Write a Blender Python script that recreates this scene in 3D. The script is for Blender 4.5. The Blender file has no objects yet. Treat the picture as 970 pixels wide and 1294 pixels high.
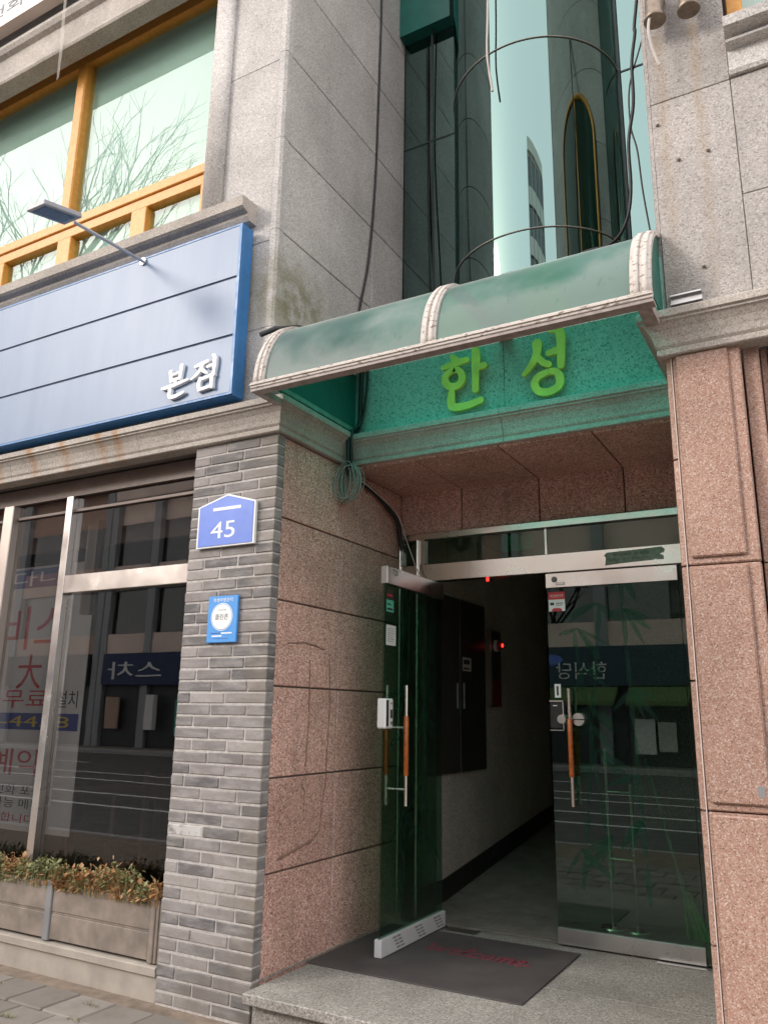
import bpy, bmesh, math, random
from mathutils import Vector, Matrix
random.seed(7)
S = bpy.context.scene
COL = S.collection
rad = math.radians

# ---------------------------------------------------------------- camera
cam_d = bpy.data.cameras.new('camera'); cam = bpy.data.objects.new('camera', cam_d); COL.objects.link(cam)
yaw, pitch, roll = rad(-29.5517), rad(14.1705), rad(0.89245)
f_ = Vector((math.sin(yaw)*math.cos(pitch), math.cos(yaw)*math.cos(pitch), math.sin(pitch)))
r_ = Vector((math.cos(yaw), -math.sin(yaw), 0)); u_ = r_.cross(f_)
r2 = math.cos(roll)*r_ + math.sin(roll)*u_; u2 = -math.sin(roll)*r_ + math.cos(roll)*u_
cam.matrix_world = Matrix(((r2.x, u2.x, -f_.x, 0), (r2.y, u2.y, -f_.y, 0), (r2.z, u2.z, -f_.z, 1.45), (0, 0, 0, 1)))
cam_d.sensor_fit = 'HORIZONTAL'; cam_d.sensor_width = 36; cam_d.lens = 36*1008.708/970
cam_d.clip_start = 0.05; cam_d.clip_end = 2000
S.camera = cam

# ---------------------------------------------------------------- sky and sun
SUN_TO = Vector((0.606, 0.667, -0.433)).normalized()          # direction the sunlight travels
sun_el = math.asin(-SUN_TO.z)
w = bpy.data.worlds.new('World'); S.world = w; w.use_nodes = True
wn = w.node_tree.nodes; wl = w.node_tree.links
VEIL = .85
sky = wn.new('ShaderNodeTexSky'); sky.sky_type = 'NISHITA'; sky.sun_disc = False
sky.sun_elevation = sun_el; sky.sun_rotation = math.atan2(-SUN_TO.x, -SUN_TO.y)
sky.air_density = 1.0; sky.dust_density = 2.0; sky.ozone_density = 1.0
veil = wn.new('ShaderNodeMix'); veil.data_type = 'RGBA'; veil.inputs[0].default_value = VEIL      # thin even high cloud over the whole sky
wl.new(sky.outputs[0], veil.inputs[6]); veil.inputs[7].default_value = (5.0, 4.8, 4.62, 1)
wl.new(veil.outputs[2], wn['Background'].inputs[0]); wn['Background'].inputs[1].default_value = 0.15
sd = bpy.data.lights.new('sun', 'SUN'); sd.energy = 0.55; sd.angle = rad(14.0); sd.color = (1.0, 0.93, 0.86)
so = bpy.data.objects.new('sun', sd); COL.objects.link(so)
so.rotation_euler = SUN_TO.to_track_quat('-Z', 'Y').to_euler()
S.view_settings.view_transform = 'Standard'; S.view_settings.look = 'None'
S.view_settings.exposure = 1.75; S.view_settings.gamma = 1.0
S.render.engine = 'CYCLES'
S.cycles.use_denoising = True
S.cycles.max_bounces = 10; S.cycles.transparent_max_bounces = 24; S.cycles.glossy_bounces = 6
S.cycles.diffuse_bounces = 6
S.cycles.caustics_reflective = False; S.cycles.caustics_refractive = False
S.cycles.sample_clamp_indirect = 6.0

# ---------------------------------------------------------------- material helpers
class NT:
    def __init__(s, name):
        s.m = bpy.data.materials.new(name); s.m.use_nodes = True
        s.t = s.m.node_tree; s.p = s.t.nodes['Principled BSDF']; s.out = s.t.nodes['Material Output']
    def n(s, typ, **kw):
        x = s.t.nodes.new('ShaderNode'+typ)
        for k, v in kw.items(): setattr(x, k, v)
        return x
    def L(s, a, b): s.t.links.new(a, b)
    def val(s, sock, v):
        if hasattr(v, 'links'): s.L(v, sock)
        else: sock.default_value = v
    def pos(s):
        if not hasattr(s, '_pos'): s._pos = s.n('NewGeometry').outputs['Position']
        return s._pos
    def xyz(s):
        if not hasattr(s, '_xyz'):
            x = s.n('SeparateXYZ'); s.L(s.pos(), x.inputs[0]); s._xyz = x.outputs
        return s._xyz
    def math(s, op, a, b=0.0, clamp=False):
        x = s.n('Math', operation=op, use_clamp=clamp); s.val(x.inputs[0], a); s.val(x.inputs[1], b); return x.outputs[0]
    def noise(s, scale, detail=3, rough=.55, vec=None):
        x = s.n('TexNoise'); x.inputs['Scale'].default_value = scale; x.inputs['Detail'].default_value = detail
        x.inputs['Roughness'].default_value = rough; s.L(vec or s.pos(), x.inputs['Vector']); return x.outputs['Fac']
    def stretch(s, sc):
        x = s.n('VectorMath', operation='MULTIPLY'); s.L(s.pos(), x.inputs[0]); x.inputs[1].default_value = sc; return x.outputs[0]
    def ramp(s, fac, stops, interp='LINEAR'):
        x = s.n('ValToRGB'); x.color_ramp.interpolation = interp; e = x.color_ramp.elements
        while len(e) < len(stops): e.new(.5)
        for el, (p, c) in zip(e, stops):
            el.position = p; el.color = (*c, 1) if len(c) == 3 else c
        s.val(x.inputs[0], fac); return x.outputs[0]
    def rng(s, v, a, b, c=0.0, d=1.0):
        x = s.n('MapRange'); x.clamp = True; s.val(x.inputs[0], v)
        for i, q in enumerate((a, b, c, d)): x.inputs[i+1].default_value = q
        return x.outputs[0]
    def mix(s, fac, a, b, mode='MIX'):
        x = s.n('Mix', data_type='RGBA', blend_type=mode); s.val(x.inputs[0], fac)
        for k, v in ((6, a), (7, b)):
            if hasattr(v, 'links'): s.L(v, x.inputs[k])
            else: x.inputs[k].default_value = (*v, 1)
        return x.outputs[2]
    def bump(s, h, strength, dist=.01):
        x = s.n('Bump'); x.inputs['Strength'].default_value = strength; x.inputs['Distance'].default_value = dist
        s.L(h, x.inputs['Height']); s.L(x.outputs[0], s.p.inputs['Normal'])
    def base(s, c, rough=.6, metal=0.0, spec=.5):
        s.val(s.p.inputs['Base Color'], c if hasattr(c, 'links') else (*c, 1))
        s.val(s.p.inputs['Roughness'], rough); s.p.inputs['Metallic'].default_value = metal
        s.p.inputs['Specular IOR Level'].default_value = spec
        return s.m

def simple(name, c, rough=.5, metal=0.0, var=.12, scale=9.0, bump=0.0, bscale=90.0, spec=.5):
    s = NT(name); nz = s.noise(scale, 5)
    col = s.mix(s.rng(nz, .3, .7), tuple(x*(1-var) for x in c), tuple(min(1, x*(1+var)) for x in c))
    r = s.rng(s.noise(scale*2.3, 4), .3, .7, max(0, rough-.07), min(1, rough+.07))
    if bump: s.bump(s.noise(bscale, 3), bump, .004)
    return s.base(col, r, metal, spec)

def granite(name, palette, cell=130.0, bump=.3, bscale=160.0, bdist=.004, rough=.8, stain=None, big=(.82, 1.12)):
    s = NT(name)
    v = s.n('TexVoronoi', feature='F1'); v.inputs['Scale'].default_value = cell; s.L(s.pos(), v.inputs['Vector'])
    sp = s.n('SeparateColor'); s.L(v.outputs['Color'], sp.inputs[0])
    c = s.ramp(sp.outputs[0], palette)
    g = s.rng(s.noise(1.7, 5, .6), .3, .7, *big)
    oi = s.n('ObjectInfo'); g = s.math('MULTIPLY', g, s.rng(oi.outputs['Random'], 0, 1, .93, 1.06))
    mul = s.n('VectorMath', operation='SCALE'); s.L(c, mul.inputs[0]); s.L(g, mul.inputs['Scale']); c = mul.outputs[0]
    if stain: c = stain(s, c)
    s.bump(s.noise(bscale, 4, .65), bump, bdist)
    return s.base(c, rough, 0, .3)

def glass(name, tint, refl=.0, fres=1.0, rough=0.0, rcol=(1, 1, 1), wav=0.0):
    s = NT(name); t = s.n('BsdfTransparent'); t.inputs[0].default_value = (*tint, 1)
    g = s.n('BsdfGlossy'); g.inputs['Color'].default_value = (*rcol, 1); g.inputs['Roughness'].default_value = rough
    fr = s.n('Fresnel'); fr.inputs['IOR'].default_value = 1.5
    if wav:
        b = s.n('Bump'); b.inputs['Strength'].default_value = wav; b.inputs['Distance'].default_value = .02
        s.L(s.noise(2.2, 2), b.inputs['Height']); s.L(b.outputs[0], g.inputs['Normal'])
    geo = s.n('NewGeometry')
    f = s.math('ADD', s.math('MULTIPLY', fr.outputs[0], fres), refl, True)
    f = s.math('MULTIPLY', f, s.math('SUBTRACT', 1.0, geo.outputs['Backfacing']))
    m = s.n('MixShader'); s.L(f, m.inputs[0]); s.L(t.outputs[0], m.inputs[1]); s.L(g.outputs[0], m.inputs[2])
    s.L(m.outputs[0], s.out.inputs[0]); return s.m

def streaks(s, xs, width, ztop, fade):
    """vertical run-off stains below fixed points: mask by world X, irregular edge, fading downwards"""
    X, Y, Z = s.xyz(); tot = None
    wob = s.math('MULTIPLY', s.math('SUBTRACT', s.noise(5, 3), .5), .05)
    for x0 in xs:
        d = s.math('ABSOLUTE', s.math('SUBTRACT', s.math('ADD', X, wob), x0))
        m = s.rng(d, width, 0.0)
        tot = m if tot is None else s.math('MAXIMUM', tot, m)
    tot = s.math('MULTIPLY', tot, s.rng(Z, ztop-fade, ztop, .25, 1.0))
    tot = s.math('MULTIPLY', tot, s.rng(Z, ztop+.05, ztop))
    return s.math('MULTIPLY', tot, s.rng(s.noise(16, 4), .3, .65, .35, 1))

# ---------------------------------------------------------------- materials
GREY = [(0, (.31, .29, .28)), (.12, (.46, .435, .42)), (.5, (.53, .50, .485)), (.85, (.61, .585, .565)), (1, (.72, .70, .68))]
def moss(s, c):
    d = s.n('VectorMath', operation='DISTANCE'); d.inputs[1].default_value = (-3.1, 4.12, 4.02)
    s.L(s.stretch((1, .8, 1.25)), d.inputs[0]); d.inputs[1].default_value = (-3.1, 3.33, 5.30)
    m = s.math('MULTIPLY', s.rng(d.outputs['Value'], .50, .12), s.rng(s.noise(7, 5), .33, .55))
    c = s.mix(s.math('MULTIPLY', m, .75), c, (.17, .16, .055))
    drip = s.rng(s.noise(3.0, 4, .6, s.stretch((3, 3, .35))), .52, .75)
    return s.mix(s.math('MULTIPLY', drip, .13), c, (.2, .185, .17))
M_grey = granite('grey_granite', GREY, 150, .35, 170, .004, .85, moss)
M_teal = granite('canopy_light_tinted_stone', [(0, (.15, .27, .22)), (.2, (.36, .54, .45)), (.7, (.43, .61, .52)), (1, (.52, .68, .60))], 110, .6, 110, .006, .6)  # green light through the canopy is put into this lintel stone's colour
def drip_stain(s, c):
    m = streaks(s, (-.515, -.335), .045, 5.1, 2.0)
    c = s.mix(s.math('MULTIPLY', m, .55), c, (.36, .25, .14))
    Z = s.xyz()[2]
    low = s.math('MULTIPLY', s.rng(Z, 3.9, 3.4), s.rng(s.noise(4, 4), .35, .7))
    return s.mix(s.math('MULTIPLY', low, .55), c, (.22, .19, .16))
M_hammer = granite('bush_hammered_granite', [(0, (.30, .265, .25)), (.2, (.415, .38, .36)), (.8, (.48, .445, .425)), (1, (.56, .525, .51))], 120, .9, 95, .010, .85, drip_stain)
PINK = [(0, (.20, .12, .09)), (.04, (.28, .16, .12)), (.14, (.38, .23, .175)), (.5, (.44, .28, .22)), (.8, (.49, .34, .285)), (.93, (.56, .44, .39)), (1, (.62, .55, .5))]
M_pink = granite('pink_granite', [(p, (c[0]*.84, c[1]*.80, c[2]*.785)) for p, c in PINK], 190, .2, 150, .003, .65)
PINKD = [(0, (.10, .06, .05)), (.12, (.27, .16, .13)), (.5, (.37, .235, .195)), (.85, (.46, .32, .275)), (1, (.56, .47, .43))]
def scratch(s, c):
    X, Y, Z = s.xyz()
    st = s.rng(s.noise(1.6, 4, .6), .45, .75)
    c = s.mix(s.math('MULTIPLY', st, .35), c, (.16, .13, .10))
    drip = s.rng(s.noise(4.0, 3, .5, s.stretch((4, 4, .3))), .55, .8)
    c = s.mix(s.math('MULTIPLY', drip, .35), c, (.15, .13, .11))
    # pale lime run below the coil along the vertical joint
    d = s.math('ABSOLUTE', s.math('SUBTRACT', s.math('ADD', Y, s.math('MULTIPLY', s.noise(6), .04)), 4.705))
    m = s.math('MULTIPLY', s.rng(d, .035, 0), s.rng(s.noise(12, 4), .35, .7))
    return s.mix(s.math('MULTIPLY', m, .45), c, (.5, .43, .40))
M_pinkd = granite('flamed_pink_granite', [(p, (c[0]*1.62, c[1]*1.50, c[2]*1.48)) for p, c in PINKD], 140, .5, 150, .005, .85, scratch)
def rust(s, c):
    m = streaks(s, (-4.38, -4.56, -4.95, -5.32, -5.75), .06, 3.40, .3)
    Y = s.xyz()[1]; m = s.math('MULTIPLY', m, s.rng(Y, 3.93, 3.90))
    c = s.mix(s.math('MULTIPLY', m, .95), c, (.40, .19, .05))
    d = s.rng(s.noise(5, 5, .6), .45, .75)
    return s.mix(s.math('MULTIPLY', d, .4), c, (.27, .235, .20))
M_corn = granite('cornice_granite', [(0, (.30, .26, .23)), (.15, (.42, .375, .33)), (.6, (.50, .45, .41)), (1, (.60, .55, .51))], 160, .25, 150, .003, .85, rust)
M_joint = simple('joint_filler', (.16, .14, .13), .9)
M_caulk = simple('white_caulk', (.58, .50, .46), .7)
M_step = granite('step_granite', [(0, (.14, .13, .12)), (.2, (.26, .24, .22)), (.7, (.33, .31, .285)), (1, (.47, .45, .42))], 140, .3, 140, .004, .75,
                 lambda s, c: s.mix(s.math('MULTIPLY', s.rng(s.noise(2.4, 6, .65), .45, .7), .4), c, (.15, .135, .12)))
M_mortar = simple('mortar', (.47, .44, .42), .95, var=.2, scale=30, bump=.4, bscale=200)

def brick_mat(name, ramp_cols, white=False):
    s = NT(name); oi = s.n('ObjectInfo')
    c = s.ramp(oi.outputs['Random'], ramp_cols)
    loc = s.n('VectorMath', operation='ADD'); s.L(s.pos(), loc.inputs[0])
    sc = s.n('VectorMath', operation='SCALE'); s.L(oi.outputs['Location'], sc.inputs[0]); sc.inputs['Scale'].default_value = 7.3
    s.L(sc.outputs[0], loc.inputs[1])
    st = s.n('VectorMath', operation='MULTIPLY'); s.L(loc.outputs[0], st.inputs[0]); st.inputs[1].default_value = (6, 6, 22)
    n1 = s.noise(1.0, 5, .6, st.outputs[0])
    c = s.mix(s.rng(n1, .42, .72, 0, .55), c, (.42, .395, .385))
    c = s.mix(s.rng(s.noise(26, 4), .52, .75, 0, .35), c, (.15, .14, .14))
    X, Y, Z = s.xyz()
    dirt = s.math('MULTIPLY', s.rng(X, -3.22, -3.02), s.rng(s.noise(3.2, 4), .4, .6))
    dirt = s.math('MULTIPLY', dirt, s.rng(Y, 3.905, 3.893))
    c = s.mix(s.math('MULTIPLY', dirt, .55), c, (.21, .175, .13))
    c = s.mix(s.math('MULTIPLY', s.math('MULTIPLY', s.rng(Z, .25, -.15), s.rng(s.noise(5, 5), .38, .62)), .6), c, (.15, .135, .115))
    if white: c = s.mix(s.rng(s.noise(22, 4), .33, .5), c, (.50, .485, .475))
    s.bump(s.noise(70, 4, .6), .35, .006)
    return s.base(c, .85, 0, .3)
BR = [(0, (.13, .122, .122)), (.2, (.18, .167, .164)), (.5, (.225, .205, .20)), (.8, (.265, .24, .23)), (1, (.33, .305, .29))]
M_brick = brick_mat('grey_brick', BR); M_brickw = brick_mat('whitewashed_brick', BR, True)
M_brickdark = brick_mat('dark_brick', [(0, (.115, .11, .115)), (1, (.165, .155, .15))])

def canopy_mat():
    s = NT('weathered_green_polycarbonate'); X, Y, Z = s.xyz()
    chalk = s.rng(s.math('ADD', Z, s.math('MULTIPLY', s.math('SUBTRACT', s.noise(2.4, 5, .6), .5), 1.1)), 3.92, 3.50)
    chalk = s.math('MAXIMUM', chalk, s.math('MULTIPLY', s.rng(s.noise(9, 6, .7), .55, .75), .5))
    scr = s.rng(s.noise(38, 2, .4, s.stretch((1, .35, .35))), .66, .72)
    dc = s.mix(chalk, (.03, .20, .19), (.36, .41, .405))
    dc = s.mix(s.math('MULTIPLY', scr, .35), dc, (.12, .2, .19))
    dif = s.n('BsdfDiffuse'); s.L(dc, dif.inputs[0])
    tr = s.n('BsdfTranslucent'); tr.inputs[0].default_value = (.10, .92, .75, 1)
    tp = s.n('BsdfTransparent'); tp.inputs[0].default_value = (.12, .96, .80, 1)
    gl = s.n('BsdfGlossy'); gl.inputs['Roughness'].default_value = .4; gl.inputs['Color'].default_value = (1, 1, 1, 1)
    a = s.n('MixShader'); a.inputs[0].default_value = .6; s.L(tr.outputs[0], a.inputs[1]); s.L(tp.outputs[0], a.inputs[2])
    b = s.n('MixShader'); s.L(s.rng(chalk, 0, 1, .12, .42), b.inputs[0]); s.L(a.outputs[0], b.inputs[1]); s.L(dif.outputs[0], b.inputs[2])
    fr = s.n('Fresnel'); fr.inputs[0].default_value = 1.25
    c = s.n('MixShader'); s.L(fr.outputs[0], c.inputs[0]); s.L(b.outputs[0], c.inputs[1]); s.L(gl.outputs[0], c.inputs[2])
    s.L(c.outputs[0], s.out.inputs[0]); return s.m
M_canopy = canopy_mat()
M_greensheet = simple('dark_green_sheet', (.012, .13, .105), .35)
M_greensteel = simple('green_painted_steel', (.16, .30, .25), .5, var=.25, scale=14)
def peel():
    s = NT('peeling_cream_paint'); n1 = s.noise(46, 7, .7, s.stretch((.6, 1.2, 1.2)))
    c = s.mix(s.rng(n1, .55, .61), (.60, .55, .51), (.20, .155, .125))
    c = s.mix(s.rng(s.noise(7, 5), .5, .75, 0, .5), c, (.45, .38, .34))
    s.bump(n1, .4, .004); return s.base(c, .7)
M_cream = peel()
M_beam = simple('grey_aluminium_beam', (.33, .28, .26), .55, var=.25, scale=20)
M_signface = NT('pale_blue_panel')
_s = M_signface; _c = _s.mix(_s.rng(_s.noise(3.0, 5, .6, _s.stretch((1.6, 1, .3))), .35, .7), (.15, .22, .345), (.12, .185, .315))
M_signface = _s.base(_c, .42, 0, .55)
M_signblue = simple('sign_frame_blue', (.035, .17, .42), .4, var=.1)
M_signdark = simple('sign_groove_navy', (.012, .03, .09), .6)
M_white = simple('white_paint', (.80, .80, .80), .5, var=.04)
M_letter = simple('letter_lime', (.80, .80, .13), .45, var=.15)
M_chrome = simple('brushed_stainless', (.80, .74, .70), .24, 1.0, var=.04, scale=1.5)
M_steel = simple('satin_steel', (.52, .50, .49), .32, 1.0, var=.06, scale=2)
M_film = simple('white_protective_film', (.62, .62, .64), .4, var=.06)
M_alu = simple('anodised_aluminium', (.50, .43, .39), .38, .85, var=.08, scale=1.5)
M_doorglass = glass('green_door_glass', (.47, .64, .55), 0.01, 1.6, 0, (.85, 1, .92))
M_bay = glass('reflective_green_glass', (.10, .24, .17), .27, 1.0, 0, (.54, .80, .77), .012)
M_shopglass = glass('shop_glass', (.60, .60, .60), 0.015, 1.5, 0, (1, 1, 1), .01)
M_upglass = glass('upper_window_glass', (.90, .98, .945), .07, 1.6, 0, (.9, 1, .97), .012)
M_oppglass = glass('far_window_glass', (.2, .25, .25), .1, 1.0)
M_wood = NT('orange_stained_wood'); _s = M_wood
_c = _s.mix(_s.rng(_s.noise(3, 4, .6, _s.stretch((9, 9, 9))), .3, .7), (.60, .25, .04), (.72, .345, .065)); M_wood = _s.base(_c, .45)
M_grip = simple('orange_wood_grip', (.42, .11, .025), .3, var=.3, scale=30)
M_blind = NT('white_blind'); _s = M_blind
_c = _s.mix(_s.rng(_s.noise(1.1, 4), .3, .7), (.55, .585, .565), (.47, .52, .50)); M_blind = _s.base(_c, .9)
M_black = simple('black_rubber', (.012, .012, .013), .5)
M_cable_w = simple('pale_cable', (.55, .50, .47), .6)
M_cable_g = simple('grey_wire', (.30, .275, .25), .55, var=.3, scale=60)
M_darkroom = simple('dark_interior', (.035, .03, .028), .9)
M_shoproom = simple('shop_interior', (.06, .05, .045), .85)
M_valance = simple('brown_valance', (.10, .045, .03), .5, var=.25)
M_corr = granite('corridor_stone', [(0, (.25, .205, .185)), (.5, (.50, .425, .375)), (1, (.62, .55, .50))], 150, .4, 140, .004, .8)
M_corrfloor = simple('corridor_floor_tile', (.23, .20, .18), .4, var=.25, scale=6)
M_skirt = simple('black_skirting', (.012, .011, .011), .4)
M_cab = simple('dark_cabinet_laminate', (.035, .030, .028), .4)
M_cabR = simple('black_cabinet_laminate', (.018, .017, .018), .35)
M_banner = simple('banner_vinyl', (.66, .64, .63), .6, var=.12, scale=2)
M_paper = simple('white_paper', (.72, .71, .70), .8, var=.04)
M_ink = simple('black_print', (.03, .03, .03), .7)
M_red = simple('red_print', (.55, .03, .04), .5, var=.05)
M_bluep = simple('blue_print', (.06, .28, .68), .45, var=.06)
M_plaque = simple('plaque_blue', (.10, .19, .62), .4, var=.08)
M_navy = simple('navy_print', (.03, .05, .25), .6)
M_yellow = simple('yellow_print', (.62, .45, .04), .6)
M_mat = NT('rubber_mat'); _s = M_mat
_c = _s.mix(_s.rng(_s.noise(3, 5), .35, .7), (.055, .047, .048), (.085, .072, .072)); _s.bump(_s.noise(500, 2), .5, .003); M_mat = _s.base(_c, .8)
M_matred = simple('faded_red_print', (.17, .035, .05), .8, var=.3, scale=60)
M_tape = simple('old_olive_tape', (.16, .15, .11), .4, var=.35, scale=30)
M_planter = simple('weathered_board', (.225, .185, .155), .85, var=.3, scale=7, bump=.3, bscale=60)
M_post = simple('grey_planter_post', (.22, .22, .225), .6)
M_ledge = simple('cement_ledge', (.37, .33, .285), .9, var=.15, scale=6, bump=.3, bscale=110)
M_render = simple('stained_render', (.33, .30, .245), .95, var=.25, scale=4, bump=.4, bscale=80)
M_paver = NT('concrete_paver'); _s = M_paver; _oi = _s.n('ObjectInfo')
_c = _s.ramp(_oi.outputs['Random'], [(0, (.18, .16, .14)), (.5, (.23, .205, .18)), (1, (.28, .25, .225))])
_c = _s.mix(_s.rng(_s.noise(7, 5), .45, .75, 0, .5), _c, (.13, .11, .09)); _s.bump(_s.noise(120, 4), .4, .005); M_paver = _s.base(_c, .9)
M_sand = simple('joint_sand', (.20, .155, .12), .95, var=.3, scale=12)
M_asphalt = simple('asphalt', (.085, .083, .08), .8, var=.25, scale=3, bump=.3, bscale=150)
M_kerb = simple('kerb_granite', (.34, .33, .32), .85)
M_roadpaint = simple('road_paint', (.72, .72, .70), .7)
M_beige = simple('beige_facade', (.74, .58, .50), .8, var=.1, scale=1)
M_brownf = simple('brown_facade', (.42, .28, .22), .8, var=.1, scale=1)
M_palef = simple('pale_facade', (.52, .50, .46), .8, var=.1, scale=1)
M_colgrey = simple('grey_column', (.30, .31, .32), .7)
M_darkshop = simple('dark_shopfront', (.03, .035, .04), .5)
M_signteal = simple('dark_teal_sign', (.02, .05, .07), .5)
M_awning = simple('green_awning', (.11, .17, .06), .6)
M_bark = simple('grey_bark', (.10, .085, .07), .9, var=.3, scale=10)
M_bronze = simple('weathered_bronze_pipe', (.23, .18, .14), .45, .6, var=.35, scale=18)
M_solar = simple('lamp_head_grey', (.42, .43, .46), .45, .3)
M_lens = simple('lamp_lens_slate', (.10, .15, .23), .25)
M_arm = simple('lamp_arm_grey', (.55, .56, .60), .4, .6)
def emit(name, c, e):
    s = NT(name); s.base((c[0]*.4, c[1]*.4, c[2]*.4), .3)
    s.p.inputs['Emission Color'].default_value = (*c, 1); s.p.inputs['Emission Strength'].default_value = e; return s.m
M_redlamp = emit('red_lamp_lit', (1, .02, .015), 1.6)
M_reddome = simple('red_lamp_dome', (.45, .01, .01), .2)
M_broom = simple('green_bristle', (.01, .42, .08), .6, var=.3, scale=40)
M_tealpane = simple('green_backing_paper', (.10, .45, .32), .7)
M_etch = NT('etched_frost'); _s = M_etch
_d = _s.n('BsdfDiffuse'); _d.inputs[0].default_value = (.10, .20, .17, 1); _t = _s.n('BsdfTransparent'); _t.inputs[0].default_value = (.85, .95, .9, 1)
_m = _s.n('MixShader'); _m.inputs[0].default_value = .035; _s.L(_t.outputs[0], _m.inputs[1]); _s.L(_d.outputs[0], _m.inputs[2]); _s.L(_m.outputs[0], _s.out.inputs[0]); M_etch = _s.m
M_strip = NT('clear_tape'); _s = M_strip
_d = _s.n('BsdfDiffuse'); _d.inputs[0].default_value = (.7, .66, .62, 1); _t = _s.n('BsdfTransparent')
_m = _s.n('MixShader'); _m.inputs[0].default_value = .35; _s.L(_t.outputs[0], _m.inputs[1]); _s.L(_d.outputs[0], _m.inputs[2]); _s.L(_m.outputs[0], _s.out.inputs[0]); M_strip = _s.m
def leafmat(name, a, b):
    s = NT(name); c = s.ramp(s.noise(14, 3), [(.3, a), (.7, b)]); return s.base(c, .7, 0, .3)
M_leafg = leafmat('green_leaf', (.10, .115, .045), (.33, .33, .16)); M_leafr = leafmat('rusty_leaf', (.36, .15, .055), (.48, .34, .17))
M_soil = simple('soil', (.06, .045, .035), .95)

# ---------------------------------------------------------------- mesh helpers
WO = {}                                                        # world origin of every object
class MB:
    def __init__(s): s.v = []; s.f = []; s.sm = []
    def add(s, verts, faces, smooth=False):
        o = len(s.v); s.v += [tuple(p) for p in verts]
        for f in faces: s.f.append(tuple(i+o for i in f)); s.sm.append(smooth)
        return s
    def box(s, x0, x1, y0, y1, z0, z1, ch=0.0):
        if x0 > x1: x0, x1 = x1, x0
        if y0 > y1: y0, y1 = y1, y0
        if z0 > z1: z0, z1 = z1, z0
        if ch <= 0:
            return s.add([(x, y, z) for z in (z0, z1) for y in (y0, y1) for x in (x0, x1)],
                         [(0, 2, 3, 1), (4, 5, 7, 6), (0, 1, 5, 4), (2, 6, 7, 3), (0, 4, 6, 2), (1, 3, 7, 5)])
        bm = bmesh.new()
        vs = [bm.verts.new((x, y, z)) for z in (z0, z1) for y in (y0, y1) for x in (x0, x1)]
        for f in [(0, 2, 3, 1), (4, 5, 7, 6), (0, 1, 5, 4), (2, 6, 7, 3), (0, 4, 6, 2), (1, 3, 7, 5)]: bm.faces.new([vs[i] for i in f])
        bmesh.ops.bevel(bm, geom=bm.edges[:], offset=ch, segments=1, affect='EDGES')
        bm.verts.index_update()
        s.add([v.co[:] for v in bm.verts], [[v.index for v in f.verts] for f in bm.faces]); bm.free(); return s
    def prism(s, poly, axis, a, b, smooth=False):
        """poly: list of 2-D points; axis x: (y,z), y: (x,z), z: (x,y)"""
        mk = {'x': lambda p, t: (t, p[0], p[1]), 'y': lambda p, t: (p[0], t, p[1]), 'z': lambda p, t: (p[0], p[1], t)}[axis]
        n = len(poly)
        s.add([mk(p, a) for p in poly]+[mk(p, b) for p in poly],
              [tuple(range(n)), tuple(range(2*n-1, n-1, -1))]); o = len(s.v)-2*n
        for i in range(n):
            j = (i+1) % n; s.f.append((o+i, o+n+i, o+n+j, o+j)); s.sm.append(smooth)
        return s
    def tube(s, pts, r, seg=8, cap=True):
        pts = [Vector(p) for p in pts]; n = len(pts); rr = r if isinstance(r, (list, tuple)) else [r]*n
        vs = []; up = None
        for i, p in enumerate(pts):
            t = (pts[min(i+1, n-1)]-pts[max(i-1, 0)]).normalized()
            if up is None: up = Vector((0, 0, 1)) if abs(t.z) < .9 else Vector((1, 0, 0))
            a = (up - t*up.dot(t)).normalized(); b = t.cross(a); up = a
            for k in range(seg):
                an = 2*math.pi*k/seg; vs.append(p+(a*math.cos(an)+b*math.sin(an))*rr[i])
        fs = [(i*seg+k, i*seg+(k+1) % seg, (i+1)*seg+(k+1) % seg, (i+1)*seg+k) for i in range(n-1) for k in range(seg)]
        s.add(vs, fs, True)
        if cap: s.add(vs[:seg], [tuple(range(seg-1, -1, -1))]); s.add(vs[-seg:], [tuple(range(seg))])
        return s
    def xf(s, M):
        s.v = [tuple(M @ Vector(p)) for p in s.v]; return s
    def mesh(s, name, mat, o):
        me = bpy.data.meshes.new(name)
        me.from_pydata([(p[0]-o[0], p[1]-o[1], p[2]-o[2]) for p in s.v], [], s.f)
        me.polygons.foreach_set('use_smooth', s.sm)
        bm = bmesh.new(); bm.from_mesh(me); bmesh.ops.recalc_face_normals(bm, faces=bm.faces[:]); bm.to_mesh(me); bm.free()
        me.materials.append(mat); me.update(); return me
    def build(s, name, mat, parent=None, origin=None):
        if origin is None:
            lo = [min(p[i] for p in s.v) for i in range(3)]; hi = [max(p[i] for p in s.v) for i in range(3)]
            origin = ((lo[0]+hi[0])/2, (lo[1]+hi[1])/2, lo[2])
        return link(name, s.mesh(name, mat, origin), parent, origin)
def link(name, me, parent, origin):
    ob = bpy.data.objects.new(name, me); COL.objects.link(ob); WO[ob] = Vector(origin)
    if parent: ob.parent = parent; ob.location = WO[ob]-WO[parent]
    else: ob.location = WO[ob]
    return ob
def thing(name, loc, label, cat, group=None):
    o = link(name, None, None, loc); o.empty_display_size = .1
    return tag(o, label, cat, group)
def tag(o, label=None, cat=None, group=None, kind=None):
    if label: o['label'] = label
    if cat: o['category'] = cat
    if group: o['group'] = group
    if kind: o['kind'] = kind
    return o
def bx(name, mat, parent, x0, x1, y0, y1, z0, z1, ch=0.0):
    return MB().box(x0, x1, y0, y1, z0, z1, ch).build(name, mat, parent)
def frame3(o, right, up):
    r = Vector(right).normalized(); u = Vector(up); u = (u-r*u.dot(r)).normalized(); n = r.cross(u)
    return Matrix(((r.x, u.x, n.x, o[0]), (r.y, u.y, n.y, o[1]), (r.z, u.z, n.z, o[2]), (0, 0, 0, 1)))
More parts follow.
